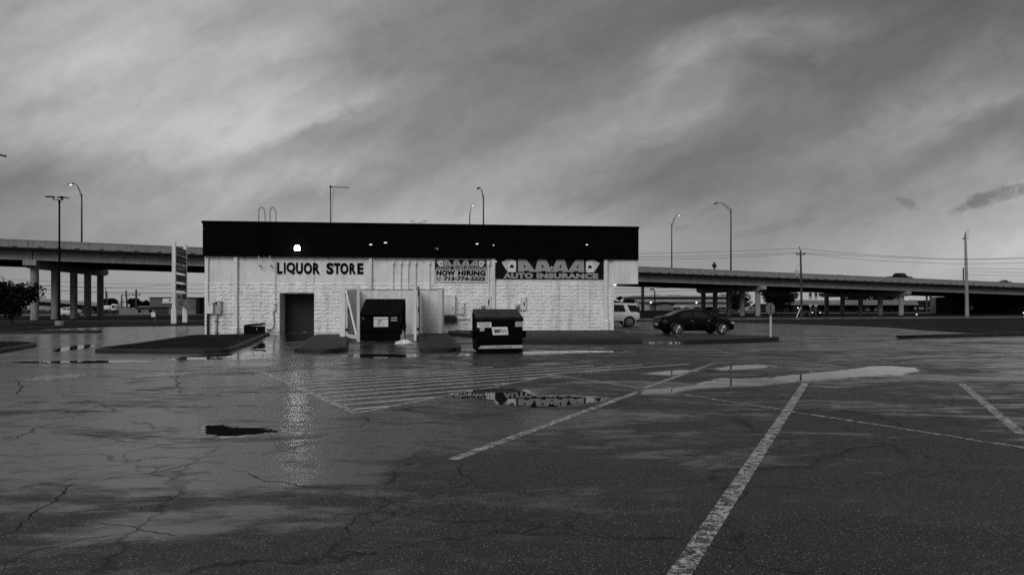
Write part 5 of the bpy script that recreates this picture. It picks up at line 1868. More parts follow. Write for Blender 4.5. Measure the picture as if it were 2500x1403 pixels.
# ================================================================== SIGNS, POLES NEAR THE LOT
p = gp(1881.5, 822, 0.17)
t = thing('stop_sign', 'back of a small stop sign on a white post at the island tip', 'road sign', (p.x, p.y, 0.17), R(22))
MB().tube([(0, 0, 0), (0, 0, 0.92)], 0.056, 12).build('post', mt['sign_post'], t, angle=40)
MB().lathe([(0.056, 0.92), (0.025, 1.06)], 12).build('post_cap', mt['sign_post'], t, angle=40)
MB().tube([(0, 0, 1.03), (0, 0, 1.60)], 0.016, 6).build('upper_post', mt['dark_metal'], t)
oc = [(0.275 / math.cos(R(22.5)) * math.cos(R(22.5 + 45 * k)), 0.275 / math.cos(R(22.5)) * math.sin(R(22.5 + 45 * k))) for k in range(8)]
m = MB(); m.prism(oc, -0.024, -0.018, lambda u, v, h: (u, -h, v + 1.38)); m.f = [tuple(reversed(q_)) for q_ in m.f]; m.build('plate', mt['grey_clad'], t)

# parking lot lamp post
b = gp(141, 797, 0.0)
Yp = b.y
t = thing('lot_lamp_post', 'tall dark lamp post with three flat heads on a concrete footing', 'lamp post', (at(145, 748, Yp).x, Yp, 0.1))
zt = CAMZ + (748 - 488) * Yp / FPX - 0.1
MB().lathe([(0.33, -0.05), (0.33, 0.34), (0.30, 0.38)], 16).build('footing', mt['rail'], t, angle=40)
MB().tube([(0, 0, 0.36), (0, 0, zt)], [0.085, 0.065], 10).build('pole', mt['black'], t, angle=40)
h_ = MB(); h_.lathe([(0.1, zt - .22), (0.1, zt - .1)], 10); h_.tube([(-.47, -.1, zt + .02), (0, 0, zt), (.34, -.15, zt - .04)], .035, 6); h_.tube([(0, 0, zt), (.1, .25, zt + .02)], .035, 6)
h_.build('bracket', mt['black'], t)
for (x, y, a, tl) in ((-.42, -.1, R(180), .02), (.3, -.15, R(-12), -.22), (.1, .25, R(150), .06)):
    m = MB(); Mh = Matrix.Translation((x, y, zt + .0)) @ Matrix.Rotation(a, 4, 'Z')
    m.box(-.03, .03, -.03, .03, 0, .22, Mh)
    Mh2 = Mh @ Matrix.Translation((0, 0, .22)) @ Matrix.Rotation(-tl, 4, 'Y')
    m.cbox(-.05, .62, -.17, .17, -.02, .06, .02, 1, Mh2)
    m.build('lamp_head', mt['black'], t)

# lamp whose arm reaches in from the left
t = thing('street_lamp', 'lamp head on an arm reaching in at the upper left edge', 'street lamp', (-35.6, 45, 0))
zz = CAMZ + (748 - 376) * 45 / FPX
MB().tube([(0, 0, 0), (0, 0, zz - 1.0)], [.12, .08], 10).build('pole', mt['galv'], t, angle=40)
MB().tube([(0, 0, zz - 1.2), (.7, 0, zz - .25), (1.6, 0, zz + .05), (2.35, 0, zz - .02)], .035, 6).build('arm', mt['galv'], t, angle=40)
MB().cbox(-.3, .3, -.12, .12, -.06, .06, .04, 2, Matrix.Translation((2.6, 0, zz - .08)) @ Matrix.Rotation(R(14), 4, 'Y')).build('lamp_head', mt['dark_metal'], t, angle=40)

# pylon sign
YL, YR = 62.6, 67.0
xl, xr = at(425, 748, YL).x, at(452, 748, YR).x
d = Vector((xr - xl, YR - YL)); Ls = d.length
t = thing('pylon_sign', 'tall white two post sign carrying a stack of shop boards', 'pylon sign', (xl, YL, 0.1), math.atan2(d.y, d.x))
zl, zr = CAMZ + (748 - 588.5) * YL / FPX - .1, CAMZ + (748 - 596) * YR / FPX - .1
MB().cbox(-.15, .15, -.15, .15, 0, zl, .01).build('post', mt['white_metal'], t)
MB().cbox(Ls - .15, Ls + .15, -.15, .15, 0, zr, .01).build('post', mt['white_metal'], t)
MB().cbox(-.21, .21, -.21, .21, 0, 1.35, .015).build('post_base', mt['white_metal'], t)
MB().cbox(Ls - .21, Ls + .21, -.21, .21, 0, 1.35, .015).build('post_base', mt['white_metal'], t)
fl = MB(); fl.cbox(Ls - .3, Ls + .28, -.3, -.2, 1.3, 1.75, .03); fl.build('flap', mt['white_metal'], t)
def zpx(py): return CAMZ + (748 - py) * 63.0 / FPX - .1
def sgn(y0, y1, mat, txts, frame='grey_metal', u0=.16, u1=None):
    u1 = Ls - .16 if u1 is None else u1
    z1, z0 = zpx(y0), zpx(y1)
    b = MB().box(u0, u1, -.13, .13, z0, z1).build('sign_box', mt[frame], t)
    MB().box(u0 + .12, u1 - .1, -.136, -.13, z0 + .05, z1 - .05).build('sign_face', mt[mat], b)
    m = MB()
    for s, a0, a1, c0_, c1_, off, mt_ in txts:
        put_text(m, s, u0 + (u1 - u0) * a0, u0 + (u1 - u0) * a1, z0 + (z1 - z0) * c0_, z0 + (z1 - z0) * c1_, lambda u, v: (u, -.139, v), off)
    if txts: m.build('lettering', mt[txts[0][6]], b)
    return b
sgn(601.5, 619, 'print_dark', [('DOLLAR TREE', .1, .93, .3, .72, .03, 'print_mid')])
sgn(622.5, 641, 'print_dark', [('Rent-A-Center', .22, .95, .3, .68, .01, 'print_mid')])
sgn(645.5, 663.5, 'print_dark', [('SUBWAY', .1, .93, .25, .8, .05, 'print_mid')])
sgn(669, 686.5, 'shutter', [])
b5 = sgn(692, 708.5, 'print_black', [])
m = MB()
random.seed(4)
for row, (u0_, u1_) in enumerate(((.38, .68), (.14, .92))):
    zc_ = zpx(697.2 + 6.6 * row)
    u = Ls * u0_
    while u < Ls * u1_:
        m.box(u, u + random.uniform(.06, .13), -.139, -.136, zc_ - .06, zc_ + .06)
        u += .2
m.build('print', mt['print_mid'], b5)
b7 = sgn(715, 731, 'print_white', [('NAIL', .08, .48, .12, .52, .05, 'print_black')], 'white_metal')
sq = [(Ls * (.13 + .30 * k / 14), -.142, zpx(719.2) + .07 * math.sin(k * 1.9) - .008 * k) for k in range(15)]
MB().tube(sq, .02, 4).build('scrawl', mt['print_black'], b7)
MB().box(Ls * .55, Ls - .2, -.142, -.136, zpx(730.3), zpx(716)).build('dark_panel', mt['shutter'], b7)
sgn(731.5, 748.5, 'print_white', [('BEAUTY', .16, .86, .55, .85, .05, 'print_black'), ('SUPPLY', .2, .8, .14, .44, .05, 'print_black')], 'white_metal')
# small tilted notice on a stake
p = gp(376, 790)
t = thing('lawn_sign', 'small tilted white notice on a thin stake in the verge', 'lawn sign', (p.x, p.y, 0.1), R(10))
MB().tube([(0.07, .03, 0), (0.09, .03, 1.15)], .02, 6).build('stake', mt['galv'], t)
MB().box(-.19, .19, -.015, .0, -.22, .22, Matrix.Translation((-.07, 0, .78)) @ Matrix.Rotation(R(-12), 4, 'Y')).build('board', mt['print_white'], t)

# ================================================================== FREEWAY OVERPASS
BP = Vector((-59.6, 87.0))
BU = Vector((103.4, 37.0)).normalized()
BN = Vector((-BU.y, BU.x))
def zrail(t): return 9.78 - 0.0187 * t
def bpt(t, n, z): 
    q = BP + BU * t + BN * n
    return Vector((q.x, q.y, z))
def b_t(px, n):
    k = (px - 1250) / FPX
    return (k * (BP.y + BN.y * n) - BP.x - BN.x * n) / (BU.x - k * BU.y)
ov = thing('freeway_overpass', 'long concrete freeway overpass sloping down to the right behind the store', 'overpass', (0, 0, 0))
T0, T1, N0, N1 = -70.0, 260.0, -2.2, 20.8
RH, DK, GH = 0.95, 0.28, 1.2
def beam(m, t0, t1, n0, n1, zo0, zo1):
    """box that follows the grade; zo are offsets from the top of the parapet"""
    p = []
    for t in (t0, t1):
        for n in (n0, n1):
            for zo in (zo0, zo1):
                p.append(bpt(t, n, zrail(t) + zo))
    # order: t0n0z0, t0n0z1, t0n1z0, t0n1z1, t1...
    a, b, c, d, e, f, g_, h = p
    m.add([a, c, g_, e, b, d, h, f], [(0, 1, 2, 3), (4, 7, 6, 5), (0, 4, 5, 1), (1, 5, 6, 2), (2, 6, 7, 3), (3, 7, 4, 0)])
    m.f[-6:] = [tuple(reversed(q)) for q in m.f[-6:]]
# parapet panels of the near side, one by one
PL = 6.55
t = b_t(68, N0) - PL * 9
while t < T1:
    m = MB()
    beam(m, t + 0.02, t + PL - 0.02, N0, N0 + 0.25, -RH, -0.20)
    beam(m, t + 0.02, t + PL - 0.02, N0 - 0.03, N0 + 0.28, -0.195, 0.0)
    pn = m.build('parapet_panel', mt['rail'], ov)
    for k in (0.2, 0.5, 0.8):
        c = t + PL * k
        m = MB()
        beam(m, c - 0.27, c + 0.27, N0 - 0.006, N0 + 0.1, -RH + 0.03, -RH + 0.14)
        m.build('drain_slot', mt['joint'], pn)
    t += PL
m = MB(); beam(m, T0, T1, N1 - 0.25, N1, -RH, 0.0); m.build('far_parapet', mt['rail'], ov)
m = MB(); beam(m, T0, T1, (N0 + N1) / 2 - .15, (N0 + N1) / 2 + .15, -RH, -0.1); m.build('median_barrier', mt['rail'], ov)
m = MB(); beam(m, T0, T1, N0 + 0.0, N1, -RH - DK, -RH - 0.003); m.build('deck', mt['girder'], ov)  # underside takes the near-black shade colour, like the inner girders
piers = [-36.6, 0.0, 36.6, 73.2, 109.8, 144.8]
TA = 181.0
edges = [-73.0] + piers + [TA]
for i in range(len(edges) - 1):
    m = MB()
    a, b = edges[i] + 0.06, edges[i + 1] - 0.06
    zt, zb = -RH - DK - .003, -RH - DK - GH
    for n in (N0 + 1.15, N1 - 1.5):
        # flanged edge girder
        beam(m, a, b, n + .06, n + .30, zb + .22, zt - .12)
        beam(m, a, b, n, n + .36, zt - .12, zt)
        beam(m, a, b, n - .06, n + .42, zb, zb + .22)
    m.build('edge_girder', mt['concrete'], ov)
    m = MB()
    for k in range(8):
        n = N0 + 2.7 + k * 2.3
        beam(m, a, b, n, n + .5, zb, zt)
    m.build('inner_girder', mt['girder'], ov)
# columns of each pier as they stand; the skew of the piers changes along the curve of the road
COLS = {0.0: ([84.5, 134.6, 180, 214, 245], 87.0, 5.1), 109.8: ([1850, 1812, 1779, 1746, 1717], 124.0, 4.3), 144.8: ([2200, 2149, 2101, 2057, 2018], 136.0, 4.3)}
for t in piers:
    zc = zrail(t) - RH - DK - GH - 0.01
    if t in COLS:
        pxs, Y0, dY = COLS[t]
        cols = [Vector(((px - 1250) / FPX * (Y0 + dY * k), Y0 + dY * k)) for k, px in enumerate(pxs)]
    else:
        cols = [BP + BU * t + BN * 4.7 * k for k in range(5)]
    c0_, dirc = cols[0], (cols[-1] - cols[0]).normalized()
    Lc = (cols[-1] - cols[0]).length
    nrm = Vector((dirc.y, -dirc.x))
    m = MB()
    prof = [(-1.75, zc), (-1.75, zc - .62), (-0.6, zc - .95), (Lc + .6, zc - .95), (Lc + 1.75, zc - .62), (Lc + 1.75, zc)]
    def fn(u, v, h):
        q = c0_ + dirc * u + nrm * h
        return (q.x, q.y, v)
    m.prism(ccw(prof), -0.55, 0.55, fn); m.f = [tuple(reversed(q)) for q in m.f]
    m.build('pier_cap', mt['concrete'], ov)
    for q in cols:
        m = MB(); m.lathe([(.46, -.1), (.46, zc - .9)], 24, Matrix.Translation((q.x, q.y, 0))); m.build('column', mt['concrete'], ov, angle=40)
# abutment at the right end and the fill behind it
m = MB()
ta = TA
p = [bpt(ta, -3.5, 0), bpt(T1, -3.5, 0), bpt(T1, 24, 0), bpt(ta, 24, 0)]
zt = zrail(ta) - RH - DK - GH
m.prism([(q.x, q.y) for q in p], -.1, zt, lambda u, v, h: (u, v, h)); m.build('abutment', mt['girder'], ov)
m = MB(); beam(m, ta + .2, T1, N0 + .1, N1 - .1, -RH - DK - GH, -RH - DK - .004); m.build('abutment_back_wall', mt['concrete'], ov)
q = bpt(ta, 23.2, 0)
m = MB(); m.box(-.3, .25, -.6, .6, 0, zt - .2, Matrix.Translation(q) @ Matrix.Rotation(math.atan2(BU.y, BU.x), 4, 'Z')); m.build('wing_wall', mt['concrete'], ov)
# route plate on the left pier cap
c = bpt(0, -1.82, zrail(0) - RH - DK - GH - .3)
MM = Matrix.Translation(c) @ Matrix.Rotation(math.atan2(BU.y, BU.x), 4, 'Z')
m = MB(); m.box(-.6, .6, -.03, -.0, -.34, .3, MM); m.build('pier_plate', mt['concrete'], ov)

def bridge_lamp(px, py_top, n, dirn, label, lit, arm=2.3, turn=None):
    t = b_t(px, n)
    base = bpt(t, n, zrail(t) - 0.3)
    zt = CAMZ + (748 - py_top) * base.y / FPX
    o = thing('freeway_lamp', label, 'street lamp', base, math.atan2(BN.y * dirn, BN.x * dirn) if turn is None else turn, 'lamp posts on the overpass')
    h = zt - base.z
    MB().tube([(0, 0, 0), (0, 0, h - 1.5)], [.15, .09], 10).build('pole', mt['galv'] if False else mt['dark_metal'], o, angle=40)
    m = MB()
    m.tube([(0, 0, h - 1.7), (arm * .3, 0, h - .75), (arm * .62, 0, h - .1), (arm * .9, 0, h)], .05, 6)
    m.tube([(0, 0, h - 2.3), (arm * .3, 0, h - 1.05), (arm * .55, 0, h - .25)], .035, 6)
    m.build('arm', mt['dark_metal'], o, angle=40)
    MB().cbox(-.45, .45, -.17, .17, -.07, .09, .05, 2, Matrix.Translation((arm * .9 + .45, 0, h + .0)) @ Matrix.Rotation(R(6), 4, 'Y')).build('lamp_head', mt['dark_metal'], o, angle=40)
    if lit:
        MB().lathe([(.06, -.24), (.17, -.2), (.2, -.09), (.17, -.06)], 14, Matrix.Translation((arm * .9 + .5, 0, h))).build('lens', mt['lamp_far'], o, angle=60)
bridge_lamp(199.5, 449, N1 - .2, 1, 'lit lamp post with a leftward arm, leftmost on the overpass', True, 1.3, math.pi)
bridge_lamp(1180.3, 453, N0 + .15, 1, 'unlit tall lamp post rising behind the middle of the store roof', False, 2.4)
bridge_lamp(1146.8, 503, N1 - .15, -1, 'lit lamp post just left of the tall unlit one behind the roof', True, 1.6)
bridge_lamp(1640, 528, N1 - .15, -1, 'lit lamp post on the overpass just right of the store', True, 2.4)
bridge_lamp(1784.5, 488.5, N0 + .15, 1, 'unlit lamp post with a leftward arm above the parked sedan', False, 4.2)

# diamond sign on the parapet
t_ = b_t(1744, N0 + 4)
q = bpt(t_, N0 + 4, zrail(t_) - RH)
t = thing('warning_sign', 'back of a diamond road sign standing on the overpass', 'road sign', q, R(38))
zz = CAMZ + (748 - 648.5) * q.y / FPX - q.z
MB().tube([(0, .03, 0), (0, .03, zz + .75)], .04, 6).build('post', mt['dark_metal'], t)
MB().box(-.52, .52, -.012, .012, -.52, .52, Matrix.Translation((0, 0, zz)) @ Matrix.Rotation(R(45), 4, 'Y')).build('plate', mt['shutter'], t)

PICK = [(-2.85, .62, .98, 1.05, .86, .8), (-2.75, .5, 1.05, 1.16, .96, .88), (-.95, .48, 1.08, 1.18, .97, .88), (-.80, .48, 1.08, 1.75, .97, .7), (-.5, .48, 1.08, 1.86, .97, .68), (.55, .48, 1.06, 1.86, .97, .68), (1.35, .5, 1.05, 1.25, .96, .75), (2.4, .5, 1.0, 1.14, .95, .75), (2.85, .56, .85, .95, .85, .65)]
def on_bridge(px, n):
    t = b_t(px, n)
    q = bpt(t, n, zrail(t) - RH)
    return q
q = on_bridge(2196, 4.0)
car('pickup_truck', 'dark pickup truck driving on the overpass at the right', 'pickup truck', PICK, q + Vector((0, 0, .45)), math.atan2(BU.y, BU.x), 'car_black', (-1.75, 1.75), .4,
    [((-.62, .1), (-.55, .85), (.0, .85), (.0, .1)), ((.08, .1), (.08, .85), (.5, .85), (1.0, .15))], None, [], arch=False, detail=False)
q = on_bridge(2050, 7.0)
car('car', 'dark car roof showing above the overpass parapet, left of the pickup', 'car', SED, q + Vector((0, 0, .2)), math.atan2(BU.y, BU.x), 'car_black', (-1.44, 1.33), .335,
    [((-1.22, .16), (-.98, .84), (-.42, .9), (-.42, .14)), ((-.32, .14), (-.32, .9), (.16, .88), (.82, .16))], None, [], arch=False, detail=False)

# ================================================================== UTILITY POLES AND WIRES
YW = 100.0
b = at(1957, 776, YW)
t = thing('utility_pole', 'dark wooden utility pole with a transformer right of the store', 'utility pole', (b.x, YW, 0.05))
zt = CAMZ + (748 - 612) * YW / FPX
MB().tube([(0, 0, 0), (-.05, 0, zt * .55), (-.16, 0, zt)], [.17, .15, .11], 10).build('pole', mt['wood'], t, angle=40)
MB().tube([(-.16, -.02, zt - .1), (-.32, -.02, zt + .35)], .05, 6).build('top_bracket', mt['wood'], t)
x_ = MB(); x_.box(-.75, .5, -.08, -.0, zt - .65, zt - .5); x_.build('crossarm', mt['wood'], t)
i_ = MB()
for x, z in ((-.32, zt + .37), (-.7, zt - .47), (.45, zt - .47)): i_.lathe([(.05, 0), (.09, .08), (.05, .17)], 8, Matrix.Translation((x, -.04, z)))
i_.build('insulator', mt['dark_metal'], t)
MB().lathe([(.24, 0), (.27, .05), (.27, .75), (.2, .85)], 14, Matrix.Translation((-.75, -.1, zt - 3.7))).build('transformer', mt['grey_metal'], t, angle=40)
MB().tube([(-.75, -.1, zt - 2.9), (-.9, -.1, zt - 2.4), (-.35, -.1, zt - 1.9)], .02, 5).build('lead', mt['wire'], t)
g_ = at(1943, 776, YW)
t = thing('guy_guard', 'short white guard tube leaning at the foot of the utility pole', 'guy guard', (g_.x, YW - .5, 0.1))
MB().tube([(-.1, 0, 0), (.55, .2, 1.4)], .06, 8).build('tube', mt['white_metal'], t)
MB().tube([(.55, .2, 1.4), (.7, .25, 3.2)], .02, 5).build('guy_wire', mt['wire'], t)
b2 = at(2361, 768, 118.0)
t = thing('utility_pole', 'tall grey pole with a whip aerial near the right edge', 'utility pole', (b2.x, 118, 0.0))
zt = CAMZ + (748 - 571) * 118 / FPX
MB().tube([(0, 0, 0), (-.12, 0, zt * .5), (-.30, 0, zt)], [.31, .24, .16], 12).build('pole', mt['bark'] if False else mt['dark_metal'] if False else mt['concrete'], t, angle=40)
MB().tube([(-.3, 0, zt), (-.28, 0, zt + .25), (-.15, 0, zt + .4)], .07, 6).build('top_bracket', mt['dark_metal'], t)
MB().tube([(-.72, 0, zt - .78), (.1, 0, zt - .86), (.16, 0, zt - .75), (.16, 0, zt + 1.0)], .025, 5).build('aerial', mt['dark_metal'], t)
MB().cbox(-.75, -.45, -.1, .1, zt - .9, zt - .7, .03).build('fitting', mt['dark_metal'], t)
MB().cbox(.55, .95, -.1, .1, 1.1, 1.75, .02).build('meter_box', mt['shutter'], t)
q = at(2352, 748, 180)
t = thing('utility_pole', 'short dark pole stub showing above the parapet beside the tall grey pole', 'utility pole', (q.x, 180, 0))
MB().tube([(0, 0, 0), (0, 0, CAMZ + (748 - 653) * 180 / FPX)], .16, 8).build('pole', mt['wood'], t)

def wire(pts, label, r=.022, group='overhead wires'):
    """pts: (px, py, Y); a smooth sagging line through them"""
    P = [at(*p) for p in pts]
    out = []
    for i in range(len(P) - 1):
        p0, p1, p2, p3 = P[max(i - 1, 0)], P[i], P[i + 1], P[min(i + 2, len(P) - 1)]
        for k in range(10):
            u = k / 10
            out.append(.5 * ((2 * p1) + (p2 - p0) * u + (2 * p0 - 5 * p1 + 4 * p2 - p3) * u * u + (3 * p1 - p0 - 3 * p2 + p3) * u ** 3))
    out.append(P[-1])
    o = MB().tube(out, r, 5).build('overhead_wire', mt['wire'])
    tag(o, label, 'wire', group)
wire([(900, 612, 101), (1300, 619.5, 100), (1560, 618.8, 100), (1750, 614.5, 100), (1951.5, 606.5, 100)], 'topmost wire running left from the transformer pole')
wire([(900, 622, 101), (1300, 628, 100), (1560, 627.4, 100), (1750, 623.5, 100), (1946, 615.8, 100)], 'middle wire running left from the transformer pole')
wire([(900, 630, 101), (1300, 635, 100), (1560, 633.8, 100), (1750, 630, 100), (1960, 618.5, 100)], 'lowest wire running left from the transformer pole')
wire([(1951.5, 606.5, 100), (2100, 620, 100), (2250, 629, 100), (2360, 632.5, 100), (2500, 629, 100), (2650, 620, 100)], 'topmost wire sagging right from the transformer pole')
wire([(1946, 615.8, 100), (2100, 624.5, 100), (2250, 631, 100), (2360, 633.3, 100), (2500, 630.5, 100), (2650, 623, 100)], 'middle wire sagging right from the transformer pole')
wire([(1960, 618.5, 100), (2100, 633, 100), (2250, 641, 100), (2360, 643.7, 100), (2500, 641, 100), (2650, 634, 100)], 'lowest wire sagging right from the transformer pole')
for k, (y0, y1) in enumerate(((655, 656), (662, 665), (671, 672.5))):
    wire([(2366, y0, 178), (2500, y1, 178), (2640, y1 - 1, 178)], '%s faint far wire right of the tall grey pole' % ['upper', 'middle', 'lower'][k], .03)
LW_ = (((0, 681), (250, 692), (500, 694.3)), ((0, 693), (250, 702.5), (500, 706)), ((0, 694), (130, 699), (330, 701), (388, 694.5)), ((0, 700), (250, 712.5), (500, 715.3)), ((0, 703), (250, 714), (500, 716.5)), ((0, 712), (250, 719), (500, 726)))
LN_ = ['topmost wire crossing behind the left columns', 'second wire from the top behind the left columns', 'wire rising to a splice left of the pylon sign', 'upper of two close wires behind the left columns', 'lower of two close wires behind the left columns', 'lowest thin wire behind the left columns']
for pts, lb in zip(LW_, LN_):
    wire([(-150, pts[0][1] - 5, 150)] + [(x, y, 150) for x, y in pts] + ([(760, pts[-1][1] + 1, 150)] if pts[-1][0] == 500 else []), lb, .032 if 'thin' not in lb else .02)
wire([(388, 694.5, 150), (400, 697.5, 150), (412, 695.5, 150), (424, 690, 150), (440, 684, 150)], 'drooping wire loop meeting the pylon sign', .03)
for y, lb in ((704.5, 'upper'), (712.5, 'lower')):
    wire([(1380, y + 1.5, 160), (1560, y, 160), (1705, y - 5, 160)], '%s wire below the overpass right of the store' % lb, .04)
def far_pole(px, y0, y1, Y, r, label, arm=True, lean=0.0):
    b = at(px, y0, Y)
    t = thing('utility_pole', label, 'utility pole', (b.x, Y, 0), 0, 'far utility poles')
    zt = CAMZ + (748 - y0) * Y / FPX
    MB().tube([(lean, 0, 0), (0, 0, zt)], [r * 1.25, r], 8).build('pole', mt['wood'], t)
    if arm:
        MB().box(-1.0, 1.0, -.1, -.02, zt - 1.3, zt - 1.1).build('crossarm', mt['wood'], t)
        m = MB()
        for x in (-.9, .9): m.lathe([(.06, 0), (.12, .15), (.06, .3)], 6, Matrix.Translation((x, -.06, zt - 1.1)))
        m.build('insulator', mt['dark_metal'], t)
far_pole(307.5, 708.5, 0, 165, .17, 'far utility pole with crossarm, left of the two tall ones', True, .35)
far_pole(332.5, 706.5, 0, 160, .2, 'far utility pole with crossarm behind the white truck', True, 0)
far_pole(296.8, 721, 0, 180, .15, 'short far utility pole between the tree crowns', False)
far_pole(260.5, 711.5, 0, 175, .16, 'far utility pole right of the last left column', False, .2)
far_pole(258, 702, 0, 210, .09, 'thin far pole right of the last left column', False)
far_pole(300.5, 729, 0, 230, .1, 'thin very far pole with a short top bar', True)
q = at(1569, 748, 150)
t = thing('sign_mast', 'thick dark mast under the overpass right of the store', 'mast', (q.x, 150, 0))
MB().tube([(0, 0, 0), (0, 0, 9.0)], .34, 12).build('mast', mt['dark_metal'], t, angle=40)
def small_lamp(px, ytop, Y, label, dx, group='small street lamps'):
    b = at(px, ytop, Y)
    t = thing('street_lamp', label, 'street lamp', (b.x, Y, 0), 0, group)
    MB().tube([(0.1, 0, 0), (0, 0, b.z - .6), (dx * .25, 0, b.z - .1), (dx, 0, b.z)], [.13, .11, .08, .06], 8).build('pole', mt['dark_metal'], t, angle=40)
    MB().cbox(dx - .35, dx + .35, -.15, .15, b.z - .12, b.z + .12, .05).build('lamp_head', mt['dark_metal'], t)
small_lamp(1598.5, 706, 125, 'street lamp in front of the pale far building', -.5)
small_lamp(8, 674, 180, 'far street lamp at the left edge', -1.4)

# route signs
for px, arrow, lb in ((1978.5, 'left', 'far route sign assembly, left of the pair'), (1992, 'up', 'far route sign assembly, right of the pair')):
    b = at(px, 748, 110)
    t = thing('route_sign', lb, 'road sign', (b.x, 110, 0.1), 0, 'route signs under the overpass')
    MB().tube([(0, .03, 0), (0, .03, 3.7)], .03, 6).build('post', mt['galv'], t)
    MB().box(-.24, .24, -.01, .01, 2.78, 3.72).build('route_plate', mt['shutter'], t)
    m = MB(); m.flat([[(-.19, 2.85), (.19, 2.85), (.22, 3.1), (.16, 3.2), (-.16, 3.2), (-.22, 3.1)]], lambda u, v: (u, -.014, v)); m.build('shield', mt['print_mid'], t)
    MB().box(-.22, .22, -.01, .01, 1.55, 1.95).build('arrow_plate', mt['print_pale'], t)
    m = MB()
    if arrow == 'left': m.flat([[(-.17, 1.75), (-.03, 1.64), (-.03, 1.71), (.17, 1.71), (.17, 1.79), (-.03, 1.79), (-.03, 1.86)]], lambda u, v: (u, -.014, v))
    else: m.flat([[(0, 1.91), (-.12, 1.77), (-.04, 1.77), (-.04, 1.6), (.04, 1.6), (.04, 1.77), (.12, 1.77)]], lambda u, v: (u, -.014, v))
    m.build('arrow', mt['print_black'], t)

# ================================================================== TREES
def tree(label, px, py_base, py_top, Y, wpx, seed, n=1500, leaf=.2, trunk_h=None, group='trees', name='tree', squash=1.0, multi=1):
    random.seed(seed)
    b = at(px, 748, Y)
    zt = CAMZ + (748 - py_top) * Y / FPX
    rw = wpx / FPX * Y / 2
    t = thing(name, label, 'tree', (b.x, Y, 0), 0, group)
    th = trunk_h if trunk_h is not None else zt * .3
    tk = MB()
    r0 = max(.06, zt * .028)
    for s in range(multi):
        ox = random.uniform(-.1, .1) * (s > 0)
        tk.tube([(ox, 0, -.1), (ox * 1.5 + random.uniform(-.05, .05) * zt, 0, th), (random.uniform(-.1, .1) * zt, 0, zt * .75)], [r0, r0 * .75, r0 * .3], 8)
    cl = []
    nb = 11
    cz, rz = (th + zt) / 2 + .0, (zt - th) / 2
    for k in range(nb):
        a = random.uniform(0, 6.283)
        rr = random.uniform(.15, .68)
        c = Vector((rw * rr * math.cos(a), rw * rr * math.sin(a) * .9, cz + rz * random.uniform(-.5, .62)))
        rad = rw * random.uniform(.3, .5)
        cl.append((c, rad, min(rad * .8, max(.2, zt - c.z))))
        tk.tube([(0, 0, th * .9), (c.x * .5, c.y * .5, (th + c.z) / 2), tuple(c)], [r0 * .4, r0 * .28, r0 * .1], 5)
    tk.build('trunk', mt['bark'], t)
    lf = MB()
    for k in range(n):
        c, rad, rv = random.choice(cl)
        d = Vector((random.gauss(0, 1), random.gauss(0, 1), random.gauss(0, 1))).normalized() * (random.random() ** .4) * random.choice((1, 1, 1, 1.18))
        p = c + Vector((d.x * rad, d.y * rad, d.z * rv))
        u = Vector((random.gauss(0, 1), random.gauss(0, 1), random.gauss(0, .6))).normalized()
        w = u.cross(Vector((random.gauss(0, 1), random.gauss(0, 1), random.gauss(0, 1)))).normalized()
        s = leaf * random.uniform(.55, 1.3)
        lf.add([p - u * s, p + w * s * .5, p + u * s, p - w * s * .5], [(0, 1, 2, 3)])
    lf.build('crown', mt['leaf'], t)
    return t
tree('low dark leafy tree at the left edge in front of the columns', 32, 797, 688, 57, 145, 4, 5200, .15, .7, 'trees', 'tree', multi=2)
tree('round dark tree right of the last left column', 270, 770, 728, 190, 48, 5, 1500, .38, .6)
tree('dark tree left of the far brick building, behind the pole', 330, 770, 727, 195, 40, 6, 1300, .4, .8)
tree('lower dark tree touching the far brick building', 352, 770, 732, 205, 34, 7, 1000, .4, .8)
tree('big dark tree under the overpass left of the transformer pole', 1893, 770, 700, 165, 118, 8, 4200, .36, 1.5)
tree('dark tree between the right pier columns', 1790, 770, 712, 175, 95, 9, 2600, .36, 1.2)
tree('dark tree behind the middle right columns', 2095, 770, 712, 215, 80, 10, 1800, .45, 1.5)
tree('dark tree behind the rightmost pier', 2165, 770, 714, 215, 90, 11, 1800, .45, 1.5)
tree('bushy dark tree behind the white vehicle', 1528, 770, 729, 170, 52, 12, 1600, .35, .5)
tree('small tree above the white vehicle', 1512, 770, 724, 200, 18, 13, 500, .35, 3.5)
tree('tree crown peeping over the overpass at the far right', 2468, 770, 680, 185, 62, 14, 1500, .42, 3)
tree('low scrub by the far building roof', 1985, 770, 735, 240, 90, 15, 1200, .5, .3)

# ================================================================== FAR BUILDINGS
def bx(px0, px1, Y): return at(px0, 748, Y).x, at(px1, 748, Y).x
def zy(py, Y): return CAMZ + (748 - py) * Y / FPX
